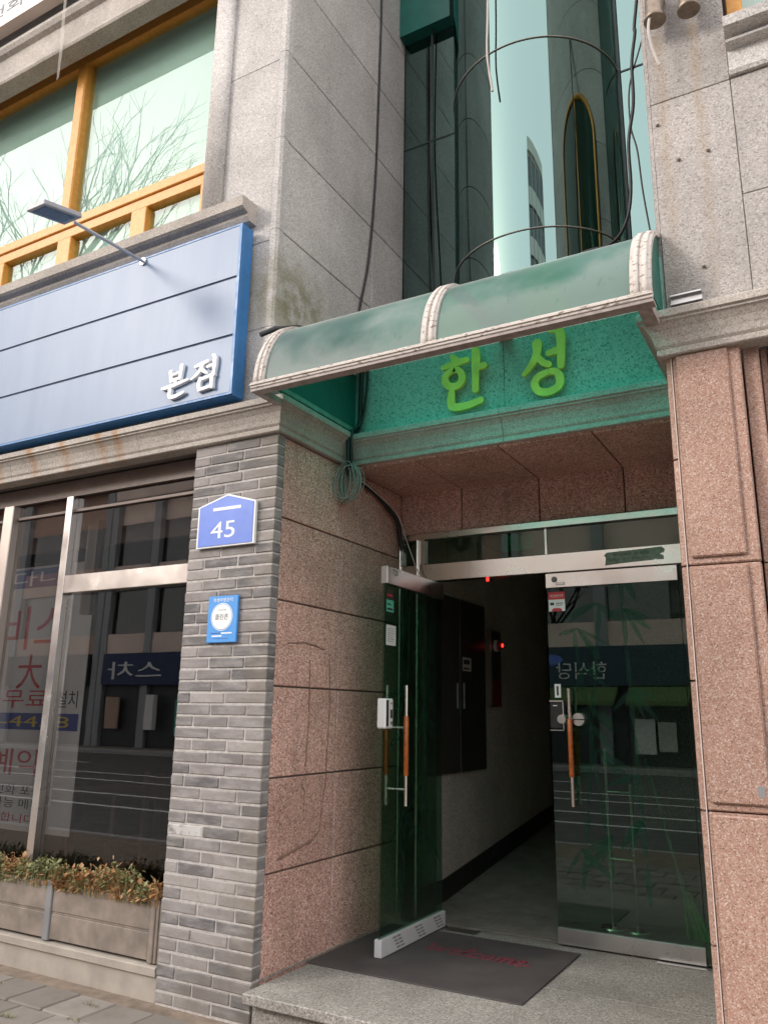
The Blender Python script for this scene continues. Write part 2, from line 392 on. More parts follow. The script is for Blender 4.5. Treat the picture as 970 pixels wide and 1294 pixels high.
def text_mb(body, width, height, M, depth=.001, shear=0.0):
    """flat or raised lettering, fitted to width x height (centre at the frame's origin)"""
    cu = bpy.data.curves.new('lettering', 'FONT'); cu.body = body; cu.extrude = .02; cu.shear = shear; cu.resolution_u = 3
    ob = bpy.data.objects.new('lettering', cu); COL.objects.link(ob)
    me = bpy.data.meshes.new_from_object(ob.evaluated_get(bpy.context.evaluated_depsgraph_get()))
    bpy.data.objects.remove(ob); bpy.data.curves.remove(cu)
    vs = [v.co.copy() for v in me.vertices]; fs = [tuple(p.vertices) for p in me.polygons]; bpy.data.meshes.remove(me)
    mb = MB()
    if not vs: return mb
    x0, x1 = min(v.x for v in vs), max(v.x for v in vs); y0, y1 = min(v.y for v in vs), max(v.y for v in vs)
    sx = width/(x1-x0); sy = height/(y1-y0)
    mb.add([M @ Vector(((v.x-(x0+x1)/2)*sx, (v.y-(y0+y1)/2)*sy, (v.z+.02)/.04*depth)) for v in vs], fs); return mb
def strokes_mb(strokes, M, depth):
    """brush strokes: each a list of (x, y, half width); extruded along the frame's normal"""
    mb = MB()
    for k, st in enumerate(strokes):
        ctl = [Vector(p) for p in st]; fine = []
        for i in range(len(ctl)-1):                                 # smooth the stroke and round its ends
            p0, p1, p2, p3 = ctl[max(i-1, 0)], ctl[i], ctl[i+1], ctl[min(i+2, len(ctl)-1)]
            for q in range(4):
                t = q/4; fine.append(.5*((2*p1)+(p2-p0)*t+(2*p0-5*p1+4*p2-p3)*t*t+(3*p1-p0-3*p2+p3)*t**3))
        fine.append(ctl[-1])
        if (ctl[0]-ctl[-1]).length > .012:
            for end, nxt in ((0, 1), (-1, -2)):
                e = fine[end]; dr = (e-fine[nxt]); dr.z = 0; dr.normalize()
                cap = [Vector((*(e.xy+dr.xy*e.z*q), e.z*math.sqrt(max(.02, 1-q*q)))) for q in (.4, .75, .95)]
                fine = cap[::-1]+fine if end == 0 else fine+cap
        st = [tuple(p) for p in fine]
        pts = [Vector((p[0], p[1])) for p in st]; L = []; R = []
        for i, p in enumerate(pts):
            t = (pts[min(i+1, len(pts)-1)]-pts[max(i-1, 0)]).normalized(); nn = Vector((-t.y, t.x)); h = st[i][2]
            L.append(p+nn*h); R.append(p-nn*h)
        n = len(pts); d = depth + k*.0006
        for z0, z1, flip in ((0, d, 0),):
            vs = [(*q, z0) for q in L]+[(*q, z0) for q in R]+[(*q, z1) for q in L]+[(*q, z1) for q in R]
            fs = []
            for i in range(n-1):
                fs += [(i, i+1, n+i+1, n+i), (2*n+i, 3*n+i, 3*n+i+1, 2*n+i+1), (i, 2*n+i, 2*n+i+1, i+1), (n+i, n+i+1, 3*n+i+1, 3*n+i)]
            fs += [(0, n, 3*n, 2*n), (n-1, 3*n-1, 4*n-1, 2*n-1)]
            mb.add([M @ Vector(q) for q in vs], fs)
    return mb
def sweep(path, prof, closed_prof=True):
    """mitred sweep of profile (d outward, z) along a plan polyline; outward is to the right of travel"""
    P = [Vector(p) for p in path]; n = len(P); mit = []
    for i in range(n):
        a = (P[i]-P[i-1]).normalized() if i else None; b = (P[i+1]-P[i]).normalized() if i < n-1 else None
        na = Vector((a.y, -a.x)) if a else None; nb = Vector((b.y, -b.x)) if b else None
        if na is None: m = nb
        elif nb is None: m = na
        else: m = (na+nb)/(1+na.dot(nb))
        mit.append(m)
    k = len(prof); mb = MB(); vs = []
    for i in range(n):
        for d, z in prof: q = P[i]+mit[i]*d; vs.append((q.x, q.y, z))
    fs = [(i*k+j, i*k+(j+1) % k, (i+1)*k+(j+1) % k, (i+1)*k+j) for i in range(n-1) for j in range(k)]
    fs += [tuple(range(k)), tuple(range(n*k-1, n*k-k-1, -1))]
    return mb.add(vs, fs)

# ================================================================ ground
PZ = -0.20
g = tag(bx('pavement', M_sand, None, -60, 40, -.02, 3.93, PZ-.3, PZ-.012), kind='structure')
road = tag(bx('road', M_asphalt, None, -60, 40, -17.0, -.17, PZ-.5, PZ-.14), kind='structure')
tag(bx('far_pavement', M_paver, None, -60, 40, -32.0, -17.15, PZ-.3, PZ-.012), kind='structure')
tag(bx('kerb', M_kerb, None, -60, 40, -.168, -.022, PZ-.5, PZ, .02), kind='structure')
tag(bx('kerb', M_kerb, None, -60, 40, -17.148, -17.002, PZ-.5, PZ, .02), kind='structure')
mk = MB()
for y in (-3.3, -4.9, -7.3, -8.95, -16.6): mk.box(-60, 40, y-.07, y+.07, PZ-.139, PZ-.135)
for i in range(12): mk.box(-50+i*8, -47+i*8, -12.07, -11.93, PZ-.139, PZ-.135)
tag(mk.build('road_marking', M_roadpaint), kind='structure')
# pavers that the photograph shows, laid in rows along the facade
pv = MB().box(-.145, .145, -.145, .145, -.05, 0, .008).mesh('paver', M_paver, (0, 0, 0))
cnt = 0
for r in range(9):
    for c in range(30):
        x = -7.0+c*.3+(r % 2)*.15; y = 3.62-r*.3
        if y < 3.4 and x > -1.0 or cnt >= 290: continue
        if -2.97 < x+.15 and y+.15 > 3.70: continue
        o = link('paver', pv, g, (x, y, PZ+random.uniform(-.004, .004))); cnt += 1
        o.rotation_euler = (random.uniform(-.008, .008), random.uniform(-.008, .008), random.uniform(-.006, .006))

# entrance step and porch floor
st = tag(bx('entrance_step', M_step, None, -2.93, -.64, 3.83, 5.55, PZ-.1, -.056), kind='structure')
xs = [-2.955, -.618]
for a, b in zip(xs[:-1], xs[1:]): bx('stone_slab', M_step, st, a+.0015, b-.0015, 3.765, 4.7215, -.055, 0, .006)
for a, b in ((-2.985, -.618),): bx('stone_slab', M_step, st, a+.0015, b-.0015, 4.723, 5.60, -.055, -.001, .003)

# ================================================================ the building
B = thing('building', (-1.8, 3.9, PZ), 'stone and brick street building with a recessed entrance under a green canopy', 'building')

# --- brick pillar
core = bx('brick_pillar', M_mortar, B, -3.689, -2.9985, 3.8955, 3.966, PZ-.05, 3.188)
full, half = .2725, .1385; jt = .008; pitch = .0707
meshes = {}
def brick_mesh(wd, mat, key):
    if (wd, key) not in meshes:
        mb = MB().box(-wd/2, wd/2, 0, .08, 0, pitch-.0105, .005)
        mb.v = [(x+random.uniform(-.0015, .0015), y+random.uniform(-.001, .001), z+random.uniform(-.0012, .0012)) for x, y, z in mb.v]
        meshes[(wd, key)] = mb.mesh('brick', mat, (0, 0, 0))
    return meshes[(wd, key)]
row = 0; z = PZ
while z + pitch < 3.20:
    seq = [half, full, full] if row % 2 == 0 else [full, full, half]
    if row % 7 == 3: seq = [.10, full, .311]
    if row % 11 == 5: seq = [.237, full, .174]
    x = -3.692
    for i, wd in enumerate(seq):
        last = i == len(seq)-1
        key = random.randrange(3)
        mat = M_brickdark if random.random() < .16 else M_brick
        if row == 13 and i == 0 and wd in (half, full) : mat = M_brickw
        me = brick_mesh(wd, mat, (mat.name, key))
        o = link('brick', me, core, (x+wd/2+random.uniform(-.0015, .0015)*(not last), 3.89+random.uniform(-.0025, .0025), z+random.uniform(-.001, .001)))
        if mat is M_brickw: o['label'] = 'whitewashed brick'
        x += wd+jt
    z += pitch; row += 1

# --- left wall of the recess: flamed pink granite panels
lw = bx('entrance_wall', M_joint, B, -3.3, -3.022, 3.974, 5.62, PZ, 3.20)
zj = [-.06, .541, 1.068, 1.601, 2.128, 2.655, 3.19]; yj = [3.975, 4.69, 5.60]
for a, b in zip(zj[:-1], zj[1:]):
    for c, d in zip(yj[:-1], yj[1:]):
        q = random.uniform(-.0015, .0015)
        bx('stone_panel', M_pinkd, lw, -3.025, -3.0+q, c+.004, d-.004, a+.0055, b-.0055, .004)
bx('skirting_trim', M_step, lw, -2.999, -2.992, 3.98, 5.58, -.002, .006)
# old dried glue lines left by a removed notice board
gl = MB()
def yz(y, z): return (-2.9975, y, z)
def smear(pts, r):
    out = []
    for a, b in zip(pts[:-1], pts[1:]):
        for q in range(8):
            t = q/8; out.append((a[0], a[1]+(b[1]-a[1])*t+random.uniform(-.004, .004), a[2]+(b[2]-a[2])*t+random.uniform(-.004, .004)))
    out.append(pts[-1]); gl.tube(out, [r*random.uniform(.5, 1.5) for _ in out], 6)
for pts, r in (([yz(4.10, 1.87), yz(4.3, 1.885), yz(4.52, 1.86)], .006), ([yz(4.58, 1.80), yz(4.6, 1.5), yz(4.57, 1.0), yz(4.52, .72), yz(4.42, .67)], .0065), ([yz(4.42, .67), yz(4.2, .63), yz(4.08, .61)], .011),
               ([yz(4.35, 1.78), yz(4.36, 1.4), yz(4.34, 1.12)], .0055), ([yz(4.30, 1.02), yz(4.34, .97), yz(4.33, .82)], .006)): smear(pts, r)
gl.v = [(-3.0+(x+3.0)*.28, y, z) for x, y, z in gl.v]
gl.build('glue_residue', simple('old_glue', (.25, .15, .12), .8, var=.3, scale=20), lw)

# --- right pillar: pink granite blocks with raised faces
rp = bx('granite_pillar', M_joint, B, -.59, -.27, 3.945, 5.6, PZ-.1, 3.2)
zr = [PZ-.06, 1.06, 2.14, 3.205]
for a, b in zip(zr[:-1], zr[1:]):
    bx('stone_block', M_pink, rp, -.572, -.262, 3.895, 3.95, a+.003, b-.003, .006)
    mb = MB().box(-.572+.018, -.315, 3.876, 3.896, a+(.035 if a > 0 else .0), b-.012, .007); mb.build('raised_face', M_pink, rp)
    bx('stone_block', M_pink, rp, -.256, -.185, 3.955, 4.2, a+.003, b-.003, .004)
    bx('stone_block', M_pink, rp, -.182, -.150, 4.0, 4.2, a+.003, b-.003, .004)
zs = [PZ-.06, .525, 1.06, 1.615, 2.14, 2.665, 3.205]
for a, b in zip(zs[:-1], zs[1:]):
    MB().prism([(-.578, 3.9), (-.578, 4.7), (-.606, 4.7), (-.606, 3.925), (-.600, 3.905)], 'z', a+.005, b-.005).build('stone_block', M_pink, rp)
    bx('stone_block', M_pink, rp, -.606, -.578, 4.704, 5.6, a+.005, b-.005, .004)
bx('caulk_line', M_caulk, rp, -.5785, -.5740, 3.8935, 3.91, PZ, 3.2)

# --- cornice moulding that runs along the shop, into the recess and over the right pillar
prof = [(-.08, 3.195), (.028, 3.195), (.034, 3.20), (.034, 3.225), (.028, 3.23), (.040, 3.245), (.046, 3.275), (.062, 3.315), (.085, 3.345), (.098, 3.352), (.098, 3.362), (.112, 3.368), (.112, 3.402), (.104, 3.41), (-.08, 3.43)]
cn = bx('cornice', M_joint, B, -9.0, -3.06, 3.93, 4.2, 3.21, 3.41)
gp = .0018
for pth in ([(-9, 3.89), (-7.2-gp, 3.89)], [(-7.2+gp, 3.89), (-5.6-gp, 3.89)], [(-5.6+gp, 3.89), (-4.2-gp, 3.89)], [(-4.2+gp, 3.89), (-3.0, 3.89), (-3.0, 4.12-gp)],
            [(-3.0, 4.12+gp), (-3.0, 4.75), (-1.778-gp, 4.75)], [(-1.778+gp, 4.75), (-.6, 4.75), (-.6, 4.3-gp)], [(-.6, 4.3+gp), (-.6, 3.89), (.62-gp, 3.89)], [(.62+gp, 3.89), (3.5, 3.89)]):
    sweep(pth, prof).build('cornice_stone', M_corn, cn)

# --- lintel over the entrance
ln = bx('lintel', M_joint, B, -3.08, -.605, 4.80, 5.58, 3.215, 4.02)
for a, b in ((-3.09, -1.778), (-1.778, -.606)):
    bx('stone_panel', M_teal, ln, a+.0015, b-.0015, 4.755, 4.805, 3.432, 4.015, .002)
xl = [-2.998, -2.46, -1.83, -1.205, -.608]
for a, b in zip(xl[:-1], xl[1:]):
    bx('soffit_panel', M_pinkd, ln, a+.005, b-.005, 4.755, 5.565, 3.178, 3.21, .004)
    bx('stone_panel', M_pinkd, ln, a+.005, b-.005, 5.57, 5.62, 2.845, 3.212, .004)
bx('roof_slab', M_joint, B, -3.09, -.605, 4.755, 5.74, 4.022, 4.06)

# --- upper walls: grey granite
uw = bx('upper_wall', M_joint, B, -3.6, -3.125, 3.93, 5.9, 3.45, 11)
zu = [3.41, 3.98, 4.73, 5.48, 6.23, 6.98, 7.73, 8.48, 9.23, 10.0]
for a, b in zip(zu[:-1], zu[1:]):
    for c, d in ((3.965, 5.20), (5.20, 5.745)):
        bx('stone_panel', M_grey, uw, -3.13, -3.10, c+.003, d-.003, a+.004, b-.004, .003)
    MB().prism([(-3.16, 3.962), (-3.16, 3.893), (-3.112, 3.893), (-3.094, 3.911), (-3.094, 3.962)], 'z', a+.002, b-.002).build('corner_stone', M_grey, uw)
zf = [3.44, 3.98, 4.65, 6.17, 7.7, 9.2, 10.9]
for a, b in zip(zf[:-1], zf[1:]):
    bx('stone_panel', M_grey, uw, -3.64, -3.162, 3.895, 3.935, a+.002, b-.002, .002)
MB().prism([(-3.62, 3.90), (-3.62, 3.862), (-3.635, 3.845), (-3.70, 3.838), (-3.78, 3.845), (-3.80, 3.862), (-3.80, 3.90)], 'z', 4.96, 7.42, True).build('window_jamb', M_grey, uw)
bx('stone_panel', M_grey, uw, -3.80, -3.62, 3.902, 4.2, 3.44, 10.9, .002)
bx('stone_panel', M_grey, uw, -9, -3.802, 3.902, 4.2, 3.44, 4.93, .002)
bx('stone_panel', M_grey, uw, -9, -3.802, 3.86, 4.2, 7.75, 10.9, .002)
# right side
ur = bx('upper_wall', M_joint, B, -.58, 3.5, 3.96, 4.2, 3.44, 4.8)
bx('return_wall', M_joint, ur, -.575, -.2, 4.2, 6.0, 3.44, 11)
zq = [3.44, 4.685, 6.2, 7.7, 9.2, 10.9]
for a, b in zip(zq[:-1], zq[1:]):
    bx('stone_panel', M_hammer, ur, -.577, -.178, 3.893, 3.965, a+.002, b-.002, .003)
    MB().prism([(-.579, 3.897), (-.579, 3.96), (-.604, 3.96), (-.604, 3.92), (-.596, 3.903)], 'z', a+.002, b-.002).build('corner_stone', M_hammer, ur)
for a, b in zip(zu[:-1], zu[1:]):
    bx('stone_panel', M_grey, ur, -.603, -.575, 3.966, 5.745, a+.002, b-.002, .002)
for a, b in ((3.44, 4.0), (4.0, 4.69)):
    bx('stone_panel', M_hammer, ur, -.1755, 1.3, 3.897, 3.965, a+.002, b-.002, .003); bx('stone_panel', M_hammer, ur, 1.304, 3.5, 3.900, 3.965, a+.002, b-.002, .003)
# sill mouldings, one for each upper window
def sill(parent, x0, x1, z0, yf):
    p = [(3.92, z0-.27), (yf+.10, z0-.27), (yf+.09, z0-.25), (yf+.09, z0-.235), (yf+.115, z0-.23), (yf+.115, z0-.11), (yf+.06, z0-.10), (yf+.06, z0-.085), (yf+.085, z0-.08), (yf+.085, z0-.065), (yf, z0-.05), (yf-.01, z0), (4.0, z0+.02)]
    MB().prism(p, 'x', x0, x1).build('window_sill', M_corn if parent is None else M_grey, parent)
MB().prism([(3.90, 4.80), (3.82, 4.80), (3.80, 4.83), (3.80, 4.85), (3.76, 4.865), (3.74, 4.88), (3.735, 4.955), (4.0, 4.975)], 'x', -9, -3.29).build('window_sill', M_corn, uw)
sill(ur, -.176, 3.5, 4.965, 3.775)

# --- upper left window (orange timber)
uwin = MB()
uwin.box(-9, -3.81, 4.00, 4.10, 7.28, 7.41)
uwin.box(-9, -3.81, 3.985, 4.10, 5.535, 5.625, .006); uwin.box(-9, -3.81, 4.0, 4.10, 5.44, 5.53, .005)
uwin.box(-9, -3.81, 4.0, 4.10, 4.97, 5.02)
for x in (-5.55, -7.3): uwin.box(x-.06, x+.06, 3.98, 4.098, 5.626, 7.279, .012)
for x in (-3.87, -4.62, -5.52, -6.42, -7.32): uwin.box(x-.085, x+.085, 3.992, 4.098, 5.021, 5.439, .006)
W1 = uwin.build('upper_window', M_wood, B)
for a, b in ((-9, -7.361), (-7.239, -5.611), (-5.489, -3.812)): bx('pane', M_upglass, W1, a, b, 4.045, 4.055, 5.626, 7.279)
for a, b in ((-7.23, -6.51), (-6.33, -5.61), (-5.43, -4.71), (-4.53, -3.96)): bx('pane', M_upglass, W1, a, b, 4.045, 4.055, 5.021, 5.439)
bx('blind', M_blind, W1, -9, -3.82, 4.085, 4.09, 4.9, 7.6)
hd = MB().prism([(3.87, 7.19), (3.72, 7.19), (3.71, 7.21), (3.71, 7.245), (3.74, 7.255), (3.74, 7.29), (3.76, 7.30), (3.76, 7.54), (3.72, 7.56), (3.70, 7.60), (3.70, 7.635), (3.76, 7.66), (3.85, 7.748), (4.2, 7.748), (4.2, 7.42), (3.87, 7.42)], 'x', -9, -3.43)
hd.build('window_head', M_corn, uw)
# upper right window
W2 = MB().box(-.165, -.085, 3.99, 4.1, 4.985, 7.3, .006).box(-.085, 3.5, 3.99, 4.1, 4.985, 5.05, .006).build('upper_window', M_wood, B)
bx('pane', M_upglass, W2, -.085, 3.5, 4.045, 4.055, 5.051, 7.3); bx('blind', M_blind, W2, -.16, 3.5, 4.2, 4.21, 4.9, 7.6)

# --- curved glass bay and flat curtain panes above the canopy
cw = MB(); GY = 5.75
for z in (4.95, 6.65, 8.35): cw.box(-3.1, -2.535, GY-.006, GY+.04, z-.007, z+.007); cw.box(-1.08, -.6, GY-.006, GY+.04, z-.007, z+.007)
cw.box(-2.801, -2.789, GY-.008, GY+.04, 4.06, 4.942); cw.box(-2.801, -2.789, GY-.008, GY+.04, 4.958, 6.642); cw.box(-2.801, -2.789, GY-.008, GY+.04, 6.658, 7.84)
cw.box(-2.56, -2.505, GY-.03, GY+.04, 4.06, 11); cw.box(-1.10, -1.07, GY-.03, GY+.04, 4.06, 11)
CWL = cw.build('curtain_wall', simple('dark_green_mullion', (.02, .045, .04), .4), B)
for z0, z1 in ((4.06, 4.942), (4.958, 6.642), (6.658, 8.342), (8.358, 11)):
    for a, b in ((-3.099, -2.802), (-2.788, -2.562), (-1.068, -.604)):
        if z0 > 8 and a < -1.2: continue
        bx('pane', M_bay, CWL, a, b, GY, GY+.012, z0, z1)
bx('hood', M_greensheet, CWL, -3.098, -2.565, GY-.12, GY+.02, 7.86, 11)
cx0, R0 = -1.80, .71
for z0, z1 in ((4.06, 4.945), (4.955, 6.645), (6.655, 8.345), (8.355, 11)):
    arc = [(cx0-R0*math.cos(math.pi*k/56), GY-R0*math.sin(math.pi*k/56)) for k in range(57)]
    arc2 = [(cx0-(R0-.012)*math.cos(math.pi*k/56), GY-(R0-.012)*math.sin(math.pi*k/56)) for k in range(57)]
    mb = MB(); n = 57
    vs = [(x, y, z) for z in (z0, z1) for x, y in arc]+[(x, y, z) for z in (z0, z1) for x, y in arc2]
    for i in range(n-1): pass
    mb.add(vs, [(i, i+1, n+i+1, n+i) for i in range(n-1)]+[(2*n+i+1, 2*n+i, 3*n+i, 3*n+i+1) for i in range(n-1)], True)
    mb.add([vs[i] for i in (0, n, 3*n, 2*n)], [(0, 1, 2, 3)]); mb.add([vs[i] for i in (n-1, 2*n-1, 4*n-1, 3*n-1)], [(0, 1, 2, 3)])
    me = bpy.data.meshes.new('curved_pane'); oo = (cx0, GY, z0)
    me.from_pydata([(p[0]-oo[0], p[1]-oo[1], p[2]-oo[2]) for p in mb.v], [], mb.f); me.polygons.foreach_set('use_smooth', mb.sm); me.materials.append(M_bay)
    link('curved_pane', me, CWL, oo)
for z in (4.95, 6.65, 8.35):
    MB().tube([(cx0-(R0+.004)*math.cos(math.pi*k/40), GY-(R0+.004)*math.sin(math.pi*k/40), z) for k in range(41)], .0055, 6).build('joint_ring', M_cable_g, CWL)
# round-headed window in the return wall, facing the bay
aw = []; ay, ah, az = 4.95, .46, 6.28
for yy, zz in [(ay-ah, 4.1), (ay-ah, 5.2)]+[(ay-ah*math.cos(math.pi*q/20), az+ah*math.sin(math.pi*q/20)) for q in range(21)]+[(ay+ah, 5.2), (ay+ah, 4.1)]: aw.append((-.606, yy, zz))
AW = MB().tube(aw, .035, 8).tube([(-.606, ay, 4.1), (-.606, ay, az+ah)], .022, 6).build('arched_window', M_wood, B)
MB().prism([(p[1], p[2]) for p in aw], 'x', -.610, -.6045).build('pane', simple('dark_green_pane', (.02, .05, .03), .15), AW)
# stairwell room behind the bay
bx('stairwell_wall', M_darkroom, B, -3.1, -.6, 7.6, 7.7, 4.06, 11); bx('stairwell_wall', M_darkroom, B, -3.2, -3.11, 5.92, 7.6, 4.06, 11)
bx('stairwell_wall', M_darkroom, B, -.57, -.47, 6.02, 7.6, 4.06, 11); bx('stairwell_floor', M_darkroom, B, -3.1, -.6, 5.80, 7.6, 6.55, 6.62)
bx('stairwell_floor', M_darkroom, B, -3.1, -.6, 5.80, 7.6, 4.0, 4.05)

# --- shop window
sw = MB()
sw.box(-9, -3.71, 4.05, 4.12, 3.06, 3.19); sw.box(-9, -3.71, 4.06, 4.11, 2.935, 2.955)
SW = sw.build('shop_window', simple('brown_window_frame', (.13, .085, .07), .45), B)
bx('mullion', M_chrome, SW, -5.135, -5.065, 4.03, 4.12, .05, 3.058, .004)
bx('mullion', M_alu, SW, -5.88, -5.76, 4.02, 4.12, .05, 3.058, .006)
bx('mullion', M_alu, SW, -7.6, -7.5, 4.02, 4.12, .05, 3.058, .006)
bx('transom', M_chrome, SW, -5.063, -3.71, 4.035, 4.12, 2.295, 2.432, .004)
for a, b, c, d in ((-5.063, -3.71, .05, 2.294), (-5.063, -3.71, 2.434, 2.934), (-5.063, -3.71, 2.957, 3.058), (-5.758, -5.137, .05, 2.934), (-5.758, -5.137, 2.957, 3.058), (-7.498, -5.882, .05, 3.058), (-9, -7.602, .05, 3.058)):
    bx('pane', M_shopglass, SW, a, b, 4.085, 4.095, c, d)
bx('valance', M_valance, B, -9, -3.72, 4.28, 4.32, 2.70, 3.2); bx('valance_board', M_alu, B, -5.06, -4.95, 4.2, 4.25, 2.15, 2.90)
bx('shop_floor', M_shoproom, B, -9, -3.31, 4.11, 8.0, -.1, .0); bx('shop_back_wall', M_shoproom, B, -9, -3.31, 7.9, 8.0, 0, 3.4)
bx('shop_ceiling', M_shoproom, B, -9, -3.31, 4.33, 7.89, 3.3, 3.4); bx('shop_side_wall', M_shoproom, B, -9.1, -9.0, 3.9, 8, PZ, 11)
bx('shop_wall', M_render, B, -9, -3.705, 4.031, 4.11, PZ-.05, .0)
# --- right shop window, edge only in view
RW = MB().box(-.148, -.118, 3.99, 4.08, PZ, 3.19, .003).box(-.112, -.085, 4.03, 4.1, PZ, 3.19).box(-.085, 3.5, 4.03, 4.1, 2.95, 3.19).build('shop_window', M_alu, B)
bx('pane', M_shopglass, RW, -.084, 3.5, 4.045, 4.055, PZ, 2.94)
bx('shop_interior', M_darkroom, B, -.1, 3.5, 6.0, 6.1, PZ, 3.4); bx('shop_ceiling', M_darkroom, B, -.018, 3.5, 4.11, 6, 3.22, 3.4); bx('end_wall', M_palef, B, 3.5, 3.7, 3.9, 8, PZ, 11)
# shell that keeps daylight out of the rooms
bx('back_wall', M_darkroom, B, -9.1, 3.7, 12.2, 12.4, PZ, 11); bx('roof', M_joint, B, -9.1, 3.7, 5.76, 12.4, 11.0, 11.15)
bx('room_wall', M_darkroom, B, -9, -3.3, 5.2, 5.3, 3.45, 11); bx('room_wall', M_darkroom, B, -.2, 3.5, 6, 6.1, 3.45, 11)

# --- corridor
XL = -2.97
cwall = bx('corridor_wall', M_corr, B, XL-.15, XL, 5.62, 12, -.1, 3.2)
zc = [0, .9, 1.6, 2.4, 3.2]
fl = MB().add([(XL, 5.60, -.003), (-.6, 5.60, -.003), (-.6, 6.30, -.003), (XL, 6.30, -.003), (-.6, 9.2, .338), (XL, 9.2, .338), (-.6, 12.1, .5), (XL, 12.1, .5)],
              [(0, 1, 2, 3), (3, 2, 4, 5), (5, 4, 6, 7)])
fl.add([(XL, 5.60, -.15), (-.6, 5.60, -.15), (-.6, 12.1, -.15), (XL, 12.1, -.15)], [(0, 3, 2, 1)])
flo = fl.build('corridor_floor', M_corrfloor, B)
for a, b in ((-2.955, -2.38), (-2.376, -1.79), (-1.786, -1.2), (-1.196, -.6)): bx('floor_tile', M_corrfloor, flo, a, b, 5.66, 6.296, -.003, .0005, .001)
MB().prism([(5.64, 0), (6.30, 0), (9.2, .338), (12.1, .5), (12.1, .665), (9.2, .503), (6.30, .165), (5.64, .165)], 'x', XL-.02, XL+.012).build('skirting', M_skirt, B)
bx('corridor_ceiling', M_palef, B, -3.1, -.5, 5.63, 12.1, 3.1, 3.19); bx('corridor_side_wall', M_corr, B, -.58, -.5, 5.62, 12.1, -.1, 3.2)
bx('corridor_end_wall', M_darkroom, B, -3.1, -.5, 12.0, 12.1, -.1, 3.2)
idr = bx('inner_door', M_cabR, B, XL, -2.1, 9.15, 9.22, .35, 2.9); bx('handle', M_steel, idr, -2.5, -2.48, 9.10, 9.12, 1.3, 1.7)
bx('inner_wall', M_corr, B, -2.09, -.58, 9.2, 9.3, .3, 3.1)

# --- stainless door frame, transom and the two green glass doors
DY = 5.585
df = MB()
df.box(-2.998, -.608, DY-.045, DY+.045, 2.455, 2.590, .003); df.box(-2.998, -.608, DY-.04, DY+.04, 2.792, 2.842, .003)
DF = df.build('door_frame', M_chrome, B)
for x, wd in ((-2.985, .012), (-2.83, .012), (-2.795, .02)):
    bx('stile', M_chrome, DF, x-wd, x+wd, DY-.035, DY+.03, 2.592, 2.790)
for x in (-2.985, -2.83): MB().tube([(x, DY-.05, .0), (x, DY-.05, 2.79)], .012, 8).build('stile', M_chrome, DF)
bx('transom_pane', M_doorglass, DF, -2.773, -.61, DY-.005, DY+.005, 2.592, 2.790)
bx('transom_pane', M_doorglass, DF, -2.972, -2.843, DY-.005, DY+.005, 2.592, 2.790)
bx('side_pane', M_doorglass, DF, -2.972, -2.69, DY-.005, DY+.005, .0, 2.453)
bx('side_pane', M_doorglass, DF, -.885, -.61, DY-.005, DY+.005, .0, 2.453)
bx('transom_stile', M_chrome, DF, -1.80, -1.785, DY-.012, DY+.02, 2.592, 2.790)
# etched bamboo leaves on the door glass
def leaves(mk, spots):
    mb = MB()
    for (u, v, ln_, ang, wd) in spots:
        pts = []
        for k in range(7):
            t = k/6; hw = wd*math.sin(math.pi*min(1, t*.9+.08))**.8
            pts.append((t*ln_, hw))
        a = rad(ang); ca, sa = math.cos(a), math.sin(a)
        outl = [(x, h) for x, h in pts]+[(x, -h) for x, h in reversed(pts)]
        q = [(u+x*ca-h*sa, v+x*sa+h*ca) for x, h in outl]
        n = len(q); mb.add([mk(a_, b_, 0) for a_, b_ in q]+[mk(a_, b_, .0012) for a_, b_ in q],
                           [tuple(range(n)), tuple(range(2*n-1, n-1, -1))]+[(i, (i+1) % n, n+(i+1) % n, n+i) for i in range(n)])
    return mb
def bamboo(seed):
    rnd = random.Random(seed); sp = []
    for (x0, z0, tilt, top) in ((.18, .35, 84, 2.15), (.38, .45, 97, 1.9), (.60, .3, 92, 2.2)):
        zz = z0
        while zz < top:
            x = x0+(zz-z0)/math.tan(rad(tilt)); sp.append((x, zz, .26, tilt, .018))
            if rnd.random() < .75:
                for k in range(rnd.randint(2, 4)): sp.append((x, zz+.25, rnd.uniform(.14, .30), rnd.choice((-1, 1))*rnd.uniform(20, 75)-90, rnd.uniform(.012, .026)))
            zz += .27
    return [q for q in sp if .03 < q[0] < .82 and .03 < q[0]+q[2]*math.cos(rad(q[3])) < .86]
# right leaf, closed
xa, xb = -1.80, -.89
RD = bx('glass_door', M_doorglass, B, xa, xb, DY-.006, DY+.006, .112, 2.345); RD['label'] = 'closed right door leaf'
bx('top_rail', M_chrome, RD, xa, xb, DY-.025, DY+.025, 2.346, 2.450, .002); bx('bottom_rail', M_steel, RD, xa, xb, DY-.025, DY+.025, .012, .111, .002)
leaves(lambda a, b, d: (xa+a, DY-.0075-d, b), bamboo(3)).build('etched_bamboo', M_etch, RD)
def bar(px, py, dx, dy, parent, zt=1.635, zb=.868):
    """pull bar: steel ends, wooden grip, two stand-offs towards the glass"""
    MB().tube([(px, py, zb), (px, py, zt)], .0125, 12).tube([(px, py, 1.36), (px+dx, py+dy, 1.36)], .009, 8).tube([(px, py, .97), (px+dx, py+dy, .97)], .009, 8).build('handle', M_chrome, parent)
    MB().tube([(px, py, 1.055), (px, py, 1.06), (px, py, 1.43), (px, py, 1.435)], [.014, .017, .017, .014], 14).build('grip', M_grip, parent)
bar(-1.648, DY-.075, 0, .07, RD); bar(-1.648, DY+.075, 0, -.07, RD)
MB().tube([(-1.597, DY-.05, 1.43), (-1.597, DY-.006, 1.43)], [.042, .046], 24).build('lock_disc', M_chrome, RD)
MB().box(-1.64, -1.552, DY-.0515, DY-.0495, 1.426, 1.434).build('lock_slot', M_ink, RD)
